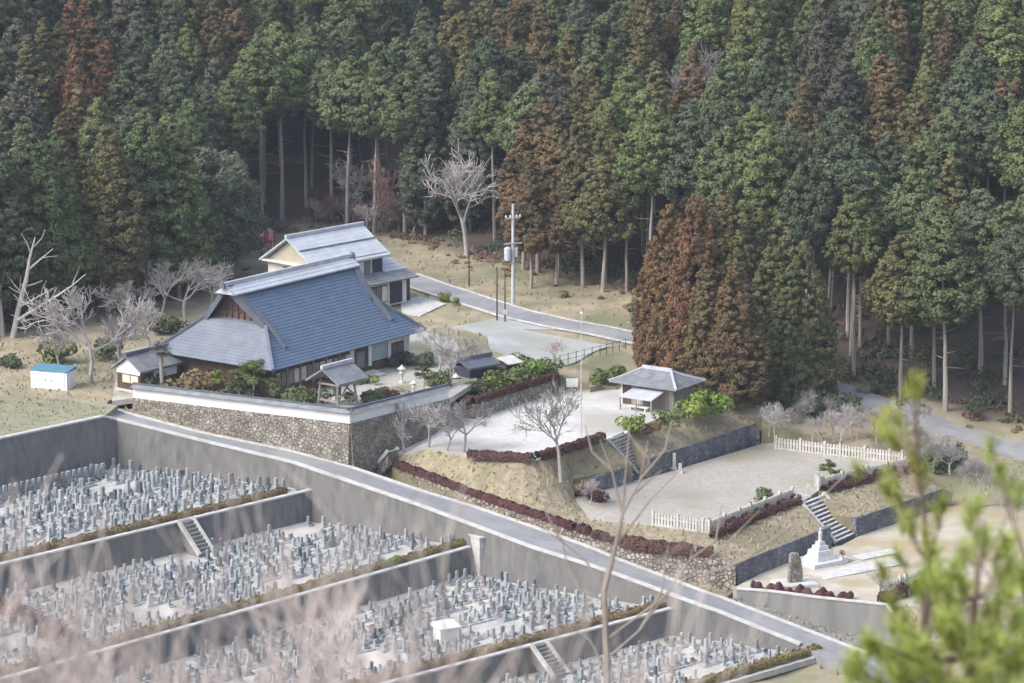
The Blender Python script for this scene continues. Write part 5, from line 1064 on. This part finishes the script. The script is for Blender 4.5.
hedge('short round dark red hedge by the stone wall corner', PL([(697, 556, -7.15), (713, 557, -7.2)]), 1.2, .8, M['L_hedge_red'], 4)
hedge('dark red hedge along the road edge of the white plaza', PL([(468, 458, -2.5), (500, 460, -2.5), (532, 462, -2.5)]), .9, .75, M['L_hedge_red'], 5)
hedge('dark red hedge rising towards the upper steps', PL([(537, 461, -2.5), (560, 455, -2.5), (588, 446, -2.5), (602, 441, -2.5)]), .9, .8, M['L_hedge_red'], 6)
hedge('dark red clipped hedge on top of the garden stone wall', PL([(452, 400, -1.2), (473, 404.5, -1.2), (515, 391.5, -1.2), (556, 379, -1.2)]), .8, .7, M['L_hedge_red'], 7)
hedge('dark red hedge outside the long stone fence', PL([(712, 539, -6.5), (735, 529, -6.5), (760, 518, -6.5), (797, 505, -6.5)]), .8, .7, M['L_hedge_red'], 8, .3)
hedge('dark red hedge outside the short stone fence', PL([(824, 493, -6.45), (860, 484, -6.5), (907, 473, -6.5)]), .9, .7, M['L_hedge_red'], 9, .3)
hedge('row of low dark red bushes on the edge of the statue plot', PL([(752, 588, -9.2), (790, 592, -9.2), (820, 596, -9.2), (852, 600, -9.2)]), .6, .4, M['L_hedge_red'], 10, .6)
hedge('dark red hedge outside the small fence by the sapling', PL([(880, 604, -9.2), (905, 595, -9.2), (930, 588, -9.3)]), .9, .7, M['L_hedge_red'], 11, .3)
for k, (lab) in enumerate(['clipped yellowish hedge along the top cemetery terrace edge', 'patchy brown hedge along the second cemetery terrace edge', 'brown hedge along the third cemetery terrace edge', 'dry hedge along the lowest cemetery terrace edge']):
    a, b = FRONT[k]; d = (b - a) / np.linalg.norm(b - a); nn = np.array([-d[1], d[0], 0]); m = M['L_hedge_dry']
    L = np.linalg.norm(b - a); hedge(lab, [a + nn * .9, b - d * 1.0 + nn * .9], .9, .62, m, 20 + k, .12)
hedge('dark reddish hedge at the corner of the third terrace', [P(0, 612, -7.7), P(40, 632, -7.7), P(76, 652, -7.7)], 1.6, 1.1, M['L_hedge_red'], 31, .3)
# clipped garden pines
def cloud_pine(label, px, py, z, H, m, n=7, R=.9, seed=1):
    p = P(px, py, z); o = thing('garden_pine', label, 'tree', p); g = random.Random(seed); b = MB(); b.tube((0, 0, -.2), (.15, 0, H * .5), .12, .09, 7); b.tube((.15, 0, H * .5), (-.1, .1, H * .92), .09, .04, 6); b.build('trunk', M['bark'], o)
    for k in range(n):
        t = k / (n - 1); a = k * 2.4; r = R * (1 - t * .75); c = bpy.data.objects.new('foliage_pad', BUSH[k % 4]); link(c, o)
        c.location = (r * math.cos(a), r * math.sin(a), H * (.42 + .5 * t)); s = R * (.75 - .25 * t); c.scale = (s, s, s * .6); c.material_slots[0].link = 'OBJECT'; c.material_slots[0].material = M[m]
    return o
cloud_pine('large clipped garden pine in front of the hall', 253, 400, 0, 3.6, 'L_hedge_green', 9, 1.5, 1)
cloud_pine('small yellow green clipped tree beside the large clipped pine', 218, 397, 0, 2.5, 'L_bright', 6, .8, 2)
cloud_pine('slender dark clipped pine at the bend of the white wall', 423, 392, 0, 3.0, 'L_d', 8, .7, 3)
cloud_pine('clipped pine with flat pads behind the short stone fence', 829, 483, -6.3, 2.1, 'L_hedge_green', 7, .75, 4)
p = P(162, 393, 0); o = thing('palm_tree', 'shaggy fan palm beside the gatehouse', 'palm', p); b = MB(); b.tube((0, 0, -.2), (0, 0, 4.0), .16, .2, 8); b.build('trunk', M['bark'], o)
V = []
for k in range(26):
    a = k * 2.4; el = rng.uniform(-.7, .9); d = np.array([math.cos(a) * math.cos(el), math.sin(a) * math.cos(el), math.sin(el)])
    for q in range(7):
        s = np.array([-d[1], d[0], 0]) * (q - 3) * .1; tip = np.array([0, 0, 4.2]) + d * 1.1 + s * 1.6 + [0, 0, -.15]; base = np.array([0, 0, 4.2]) + d * .5; sd2 = np.cross(d, [0, 0, 1]) * .09
        V.append([base - sd2, base + sd2, tip + sd2 * .3, tip - sd2 * .3])
link(bpy.data.objects.new('crown', quads_mesh('palm_crown', np.array(V), M['L_gb'])), o)

for (px, py, z, sc_, lab) in ((402, 383, 0, 1.0, 'stone lantern in the temple yard near the entrance'), (414, 396, 0, .9, 'stone lantern just inside the shorter white wall'), (456, 391, -1.2, 1.0, 'stone lantern at the end of the garden bed')):
    o = thing('stone_lantern', lab, 'lantern', P(px, py, z)); o.scale = (sc_,) * 3
    for nm, prof in (('base', [(.32, 0), (.3, .18), (.14, .22)]), ('shaft', [(.13, .22), (.11, .55), (.13, .9)]), ('fire_box', [(.26, .9), (.3, 1.0), (.2, 1.05), (.2, 1.35)]), ('cap', [(.42, 1.35), (.38, 1.42), (.12, 1.62), (.06, 1.75)])): b = MB(); b.lathe((0, 0, 0), prof, 8); b.build(nm, M['fence_stone'], o)
for k, (px, py, r) in enumerate([(398, 390, .5), (407, 392, .35), (431, 384, .6), (446, 379, .5), (384, 396, .4), (441, 388, .35), (420, 377, .45)]):
    bm = bmesh.new(); bmesh.ops.create_icosphere(bm, subdivisions=2, radius=r)
    for v in bm.verts: v.co *= 1 + rng.uniform(-.16, .16); v.co.z *= .6
    me = bpy.data.meshes.new('garden_rock'); bm.to_mesh(me); bm.free(); me.materials.append(M['stone']); o = link(bpy.data.objects.new('garden_rock', me)); o.location = Vector([float(q) for q in P(px, py, .08)])
    tag(o, 'weathered grey garden rock in the temple yard', 'rock', 'rocks in the temple yard')
# ------------------------------------------------------------------ gravestones
def grave_parts(kind, seed):
    g = random.Random(seed); pl, pi, vs = MB(), MB(), MB()
    if kind == 'tall':
        pl.box((0, 0, 0), (1.3, 1.45, .2)); pl.box((0, .2, .2), (.8, .75, .22)); pi.box((0, .2, .42), (.58, .56, .22)); pi.box((0, .2, .64), (.34, .34, .8), 0, .96); pi.box((0, .2, 1.44), (.33, .33, .06), 0, .5)
    elif kind == 'low':
        pl.box((0, 0, 0), (1.25, 1.4, .18)); pl.box((0, .2, .18), (.7, .65, .2)); pi.box((0, .2, .38), (.33, .33, .6), 0, .96); pi.box((0, .2, .98), (.32, .32, .05), 0, .5)
    elif kind == 'slab':
        pl.box((0, 0, 0), (1.45, 1.4, .2)); pl.box((0, .2, .2), (1.0, .6, .2)); pi.box((0, .22, .4), (.75, .24, .5), 0, .95)
    else:
        pl.box((0, 0, 0), (1.4, 1.5, .26)); pl.box((0, .2, .26), (.9, .85, .26)); pi.box((0, .2, .52), (.64, .64, .24)); pi.box((0, .2, .76), (.40, .40, .98), 0, .96); pi.box((0, .2, 1.74), (.39, .39, .08), 0, .4)
    vs.box((0, -.3, .2), (.5, .1, .05)); vs.box((-.2, -.3, .25), (.09, .09, .25)); vs.box((.2, -.3, .25), (.09, .09, .25))
    return pl, pi, vs
KINDS = ['tall', 'low', 'slab', 'grand']
GR = {k: tuple(b.mesh('gravestone_' + n, M['granite']) for b, n in zip(grave_parts(k, 1), ('plinth', 'pillar', 'vase'))) for k in KINDS}
GRAVES = []
grn = random.Random(5)
def pin(poly, x, y):
    c = False; n = len(poly)
    for i in range(n):
        a, b = poly[i], poly[(i + 1) % n]
        if (a[1] > y) != (b[1] > y) and x < a[0] + (y - a[1]) * (b[0] - a[0]) / (b[1] - a[1]): c = not c
    return c
for k in range(4):
    a, b = FRONT[k]; d = (b - a)[:2] / np.linalg.norm((b - a)[:2]); nn = np.array([-d[1], d[0]]); poly = xy(T_POLY[k]); L = np.linalg.norm((b - a)[:2]); rz = math.atan2(d[1], d[0])
    for row in range(40):
        v = 2.0 + row * 1.12 + (.55 * (row // 2)) * .5; face = 0 if row % 2 else math.pi
        u = L + 12
        while u > -34:
            u -= grn.uniform(.84, 1.12); q = b[:2] + d * (u - L) + nn * v
            if not pin(poly, *q): continue
            e = min(np.hypot(*(q - c[:2])) for c in LP3); ins, dist = inside_margin(poly, np.array([q[0]]), np.array([q[1]]))
            if dist[0] < 1.0: continue
            px, py, s = pr((q[0], q[1], TZ[k]))
            if px < -15 or px > 1040 or py > 705: continue
            if math.sin(q[0] * .31 + k) * math.sin(q[1] * .37 + 2 * k) > .72 or grn.random() < .10: continue
            kd = grn.choices(KINDS, (6, 5, 1.6, 1.6))[0]; sc_ = grn.uniform(.8, 1.15) * (.72 if k == 0 else .64)
            mt = grn.choices(['granite', 'granite_d', 'granite_w'], (8, 2.6, 1.0))[0]
            GRAVES.append((s * sc_ * {'tall': 1.6, 'low': 1.07, 'slab': 1.06, 'grand': 1.94}[kd], k, kd, mt, q, rz + face + grn.uniform(-.04, .04), sc_, px, py))
wd = (lw_end - corner)[:2] / np.linalg.norm((lw_end - corner)[:2]); wn = np.array([wd[1], -wd[0]]); wn = wn if wn[1] < 0 else -wn
for kk in range(46):
    q = corner[:2] + wd * (2.2 + kk * .66) + wn * 2.6; px, py, sc2 = pr((q[0], q[1], TZ[0]))
    if px > -12: GRAVES.append((sc2 * 1.5, 0, 'grand', 'granite', q, math.atan2(wn[0], -wn[1]) , .78, px, py))
GRAVES.sort(key=lambda g: -g[0])
TN = ['top', 'second', 'third', 'lowest']; MN = {'granite': 'grey', 'granite_d': 'dark', 'granite_w': 'white'}
KN = {'tall': 'slender pillar gravestone on a stepped plinth', 'low': 'short pillar gravestone on a low plinth', 'slab': 'wide slab gravestone', 'grand': 'big tall pillar gravestone'}
for g in GRAVES[:300]:
    _, k, kd, mt, q, r, sc_, px, py = g
    lab = f'{MN[mt]} {KN[kd]} on the {TN[k]} cemetery terrace'
    o = thing('gravestone', lab, 'gravestone', (q[0], q[1], TZ[k] + .004), r, lab.replace(' gravestone', ' gravestones')); o.scale = (sc_,) * 3
    for nm, me in zip(('plinth', 'pillar', 'vase'), GR[kd]):
        c = link(bpy.data.objects.new(nm, me), o); c.material_slots[0].link = 'OBJECT'; c.material_slots[0].material = M[mt if nm == 'pillar' else ('granite' if int(px) % 3 == 0 else 'granite_w')]
rest = MB(); mi = {'granite': 0, 'granite_d': 1, 'granite_w': 2}
for g in GRAVES[300:]:
    _, k, kd, mt, q, r, sc_, px, py = g; cs, sn = math.cos(r) * sc_, math.sin(r) * sc_; rest.cur = mi[mt]
    pp = grave_parts(kd, 1); pp0 = pp[0]
    for me in pp[:2 if py < 480 else 3]:
        i = len(rest.v); rest.v += [(q[0] + x * cs - y * sn, q[1] + x * sn + y * cs, TZ[k] + .004 + z * sc_) for x, y, z in me.v]; rest.f += [tuple(i + j for j in f) for f in me.f]; rest.mi += [mi[mt] if me is not pp0 else (0 if int(px) % 3 == 0 else 2)] * len(me.f)
tag(rest.build('far_gravestones', [M['granite'], M['granite_d'], M['granite_w']]), 'remaining smaller gravestones filling the cemetery terraces', kind='stuff')
fl, fn, fr = [], [], random.Random(9)
for g in GRAVES:
    if fr.random() < .6:
        _, k, kd, mt, q, r, sc_, px, py = g
        for sx in (-.2, .2):
            x, y = sx * sc_, -.3 * sc_; fl.append((q[0] + x * math.cos(r) - y * math.sin(r), q[1] + x * math.sin(r) + y * math.cos(r), TZ[k] + .55 * sc_))
fl = np.array(fl); fa = np.repeat(fl, 7, 0) + nr.normal(0, .07, (len(fl) * 7, 3)); fo = link(bpy.data.objects.new('grave_flowers', quads_mesh('grave_flowers', leaf_quads(fa, nr.normal(0, 1, fa.shape), np.full(len(fa), .08)), M['L_c'])))
for mm in ('L_bright', 'pink', 'plaster', 'L_d'): fo.data.materials.append(M[mm])
fo.data.polygons.foreach_set('material_index', np.repeat(nr.choice(5, len(fl), p=[.3, .2, .12, .12, .26]), 7).astype(np.int32)); tag(fo, kind='stuff')
print('GRAVES', len(GRAVES), 'TREES', len(ALLTREES))
# small things in the cemetery
p = P(446, 642, -9.9); o = thing('white_shelter', 'small bright white shelter among the graves of the third terrace', 'shelter', p, .5); b = MB(); b.box((0, 0, 0), (1.7, 1.3, 1.3)); b.build('body', M['plaster'], o); b = MB(); b.hexa([(-1, -.8, 1.31), (1, -.8, 1.31), (1, .8, 1.31), (-1, .8, 1.31)], [(-1, -.8, 1.36), (1, -.8, 1.36), (1, .8, 1.62), (-1, .8, 1.62)]); b.build('roof', M['white_metal'], o)
p = P(484, 548, -7.7); o = thing('concrete_block_house', 'small pale concrete pump box where the second terrace wall meets the road', 'pump box', p, .6); b = MB(); b.box((0, 0, -2.4), (1.9, 1.5, 3.5)); b.build('body', M['concrete_pale'], o); b = MB(); b.box((0, 0, 1.1), (2.1, 1.7, .12)); b.build('lid', M['grey_metal'], o)
shrub('round yellow green shrub by the second terrace hedge', 392, 566, -7.7, .75, 'L_bright')

# ------------------------------------------------------------------ the viewer's own hillside: pine and bare brush, close and out of focus
def needle_tufts(name, tips, length, n, m, seed):
    g = np.random.default_rng(seed); V = []
    for (c, d) in tips:
        d = d / np.linalg.norm(d); t = g.uniform(0, 1, n)[:, None]; base = c - d * length * 1.3 * (1 - t); q = g.normal(0, 1, (n, 3)); q -= (q @ d)[:, None] * d; q /= np.linalg.norm(q, axis=1, keepdims=True)
        dr = d * g.uniform(.5, 1.0, (n, 1)) + q * g.uniform(.35, .8, (n, 1)); dr /= np.linalg.norm(dr, axis=1, keepdims=True); L = length * g.uniform(.7, 1.1, (n, 1)); s = np.cross(dr, g.normal(0, 1, (n, 3))); s /= np.linalg.norm(s, axis=1, keepdims=True); s *= .0026
        V.append(np.stack([base - s, base + s, base + dr * L + s * .4, base + dr * L - s * .4], 1))
    return quads_mesh(name, np.concatenate(V), m)
def near_pine(label, D, trunk_px, tips_px, seed, length=.10, n=80):
    g = np.random.default_rng(seed)
    top = PD(*trunk_px[-1], D); foot = PD(trunk_px[0][0], trunk_px[0][1], D); z0 = gz(foot[0], foot[1]) - .3
    o = thing('pine_tree', label, 'pine', (foot[0], foot[1], z0)); org = np.array([foot[0], foot[1], z0])
    pts = [org] + [PD(x, y, D + g.uniform(-.15, .15)) for x, y in trunk_px]; b = MB(); nP = len(pts)
    for i in range(nP - 1): b.tube(pts[i] - org, pts[i + 1] - org, .03 * (1 - i / nP)**1.3 + .004, .03 * (1 - (i + 1) / nP)**1.3 + .004, 7)
    b.build('trunk', M['bark_pine'], o); tips = []; b = MB()
    for (x, y, cnt, sp) in tips_px:
        for q in range(max(1, int(cnt * .95 + .5))):
            c = PD(x + g.normal(0, sp), y + g.normal(0, sp), D + g.normal(0, .35)); near = min(pts[1:], key=lambda t: np.linalg.norm(t - c - [0, 0, -.25]))
            d = c - near; d = d / (np.linalg.norm(d) + 1e-6) * .6 + np.array([0, 0, .9]) + g.normal(0, .2, 3); tips.append((c - org, d))
            md = (near + c) / 2 - [0, 0, .06]; b.tube(near - org, md - org, .007, .006, 4); b.tube(md - org, c - org, .006, .004, 4)
    b.build('branches', M['bark_pine'], o); link(bpy.data.objects.new('needles', needle_tufts('needles', tips, length, n, M['L_pine'], seed)), o); return o
near_pine('out of focus bright green pine rising at the lower right', 20, [(905, 700), (924, 640), (928, 560), (922, 500), (916, 440), (918, 392)], [(918, 383, 2, 3), (880, 418, 2, 5), (903, 430, 2, 5), (912, 446, 2, 6), (892, 412, 1, 3), (862, 466, 1, 3), (880, 478, 2, 6), (893, 497, 2, 6), (924, 465, 2, 6), (940, 540, 4, 14), (905, 525, 3, 10), (935, 590, 6, 18), (900, 610, 4, 14), (895, 560, 2, 8), (945, 500, 2, 8)], 3)
near_pine('out of focus bushy pine filling the lower right corner', 18, [(965, 720), (968, 660), (975, 600), (980, 560), (985, 520)], [(960, 590, 9, 22), (930, 650, 16, 26), (985, 640, 18, 30), (890, 660, 12, 18), (862, 670, 7, 12), (960, 620, 12, 24), (1000, 620, 10, 20), (940, 670, 10, 26), (1010, 600, 5, 14), (1000, 680, 9, 22), (945, 690, 8, 22), (985, 540, 4, 10), (1018, 545, 3, 8), (975, 500, 2, 6), (1018, 480, 1, 4), (1015, 660, 6, 14), (905, 690, 5, 14)], 5)
near_pine('small out of focus pine tip at the right border', 19, [(1030, 700), (1028, 600), (1026, 560)], [(1022, 590, 4, 10), (1020, 640, 4, 12), (1000, 470, 1, 3), (1003, 480, 1, 3), (1005, 560, 3, 9), (990, 440, 1, 2)], 8)
TW = [bare_mesh('bare_branches', 61 + k, 9, .05, 6, .42, M['twig_pink'], kids=(3, 4), shrink=.72, trunk=.34, up=.45, thin=.58, minr=.0047) for k in range(3)]
def brush(label, px, top_py, D, s, k, m, rz):
    D *= .8
    tp = PD(px, top_py, D); z0 = gz(tp[0], tp[1]) - .2; o = bare('bare_brush', label, (tp[0], tp[1], z0), 1, TW[k], m, rz=rz); H = max(v.co.z for v in TW[k].vertices); sc_ = (tp[2] - z0) / H; o.scale = (sc_ * s, sc_ * s, sc_); o['category'] = 'bare tree'; return o
for a in [('blurred pinkish leafless brush low in the left corner', 50, 520, 15, 1, 0, 'twig_pink', .3), ('blurred pale leafless brush crossing the second terrace', 165, 440, 17, .9, 1, 'twig_pink', 1.1), ('tall blurred pinkish brush over the middle terraces', 240, 405, 18, .9, 2, 'twig_pink', 2.0), ('blurred pinkish brush beside the tallest brush', 300, 455, 16, .9, 0, 'twig_pink', 4.0), ('low blurred brush under the third terrace hedge', 385, 500, 18, .8, 1, 'twig_pink', 5.0), ('blurred brush at the left border of the cemetery', 5, 450, 17, .9, 2, 'twig_pink', 3.1), ('dense blurred pink brush in front of the third terrace', 210, 520, 14, 1, 1, 'twig_pink', .8),
          ('blurred brush between the corner brush and the pale one', 110, 490, 16, .9, 2, 'twig_pink', 5.5), ('blurred brush reaching the second terrace hedge', 335, 520, 15, .9, 2, 'twig_pink', 2.6), ('low blurred brush at the lower border by the third terrace', 270, 560, 13, 1, 0, 'twig_pink', 1.9), ('blurred low brush at the lower border near the sapling', 440, 590, 16, .8, 0, 'twig_pink', .2), ('wispy blurred brush over the top terrace hedge', 130, 430, 19, .7, 0, 'twig_pink', 3.7)]:
    brush(*a)
# forked sapling in front of the grass bank
D = 42
def path(px_list, r0, r1, b, org):
    pts = [PD(x, y, D) for x, y in px_list]
    for i in range(len(pts) - 1):
        t0_, t1_ = i / (len(pts) - 1), (i + 1) / (len(pts) - 1); b.tube(pts[i] - org, pts[i + 1] - org, r0 + (r1 - r0) * t0_, r0 + (r1 - r0) * t1_, 6)
f = PD(608, 690, D); org = np.array([f[0], f[1], gz(f[0], f[1]) - .2]); o = thing('sapling', 'out of focus forked bare sapling in front of the road and grass bank', 'bare tree', org)
b = MB(); b.tube((0, 0, 0), f - org, .06, .05, 7); path([(608, 690), (606, 640), (604, 590), (616, 545), (622, 515)], .043, .026, b, org); b.build('trunk', M['sapling'], o)
for br_px in ([(622, 515), (640, 480), (648, 440)], [(622, 515), (612, 470), (600, 440)], [(604, 590), (585, 560), (560, 540), (530, 520)], [(616, 545), (650, 500), (680, 470)], [(632, 495), (662, 470)], [(606, 640), (660, 600), (720, 550), (760, 510)], [(606, 660), (640, 630), (690, 560), (700, 520)], [(700, 577), (745, 560), (800, 520), (850, 470)], [(622, 515), (626, 470), (630, 420)], [(604, 600), (580, 590), (566, 560), (560, 530)], [(560, 540), (545, 510), (548, 490)], [(640, 480), (665, 450), (672, 420)], [(612, 470), (592, 452), (585, 425)], [(640, 630), (662, 590), (668, 545)], [(690, 560), (716, 540), (722, 505)], [(606, 670), (590, 640), (576, 630)]):
    b = MB(); path(br_px, .018, .005, b, org); b.build('branch', M['sapling'], o)

# ------------------------------------------------------------------ air between here and the hillside
b = MB(); b.hexa([(-960, -75, -19), (960, -75, -19), (960, 1520, -19), (-960, 1520, -19)], [(-960, -75, 130), (960, -75, 130), (960, 1520, 130), (-960, 1520, 130)])
hm = bpy.data.materials.new('haze_air'); hm.use_nodes = True; n = hm.node_tree; n.nodes.remove(n.nodes['Principled BSDF'])
pv = n.nodes.new('ShaderNodeVolumePrincipled'); pv.inputs['Color'].default_value = (.80, .88, 1.0, 1); pv.inputs['Density'].default_value = HAZE; pv.inputs['Anisotropy'].default_value = .2
n.links.new(pv.outputs[0], n.nodes['Material Output'].inputs['Volume'])
tag(b.build('haze', hm), 'thin pale haze between the viewpoint and the wooded hill', kind='stuff')
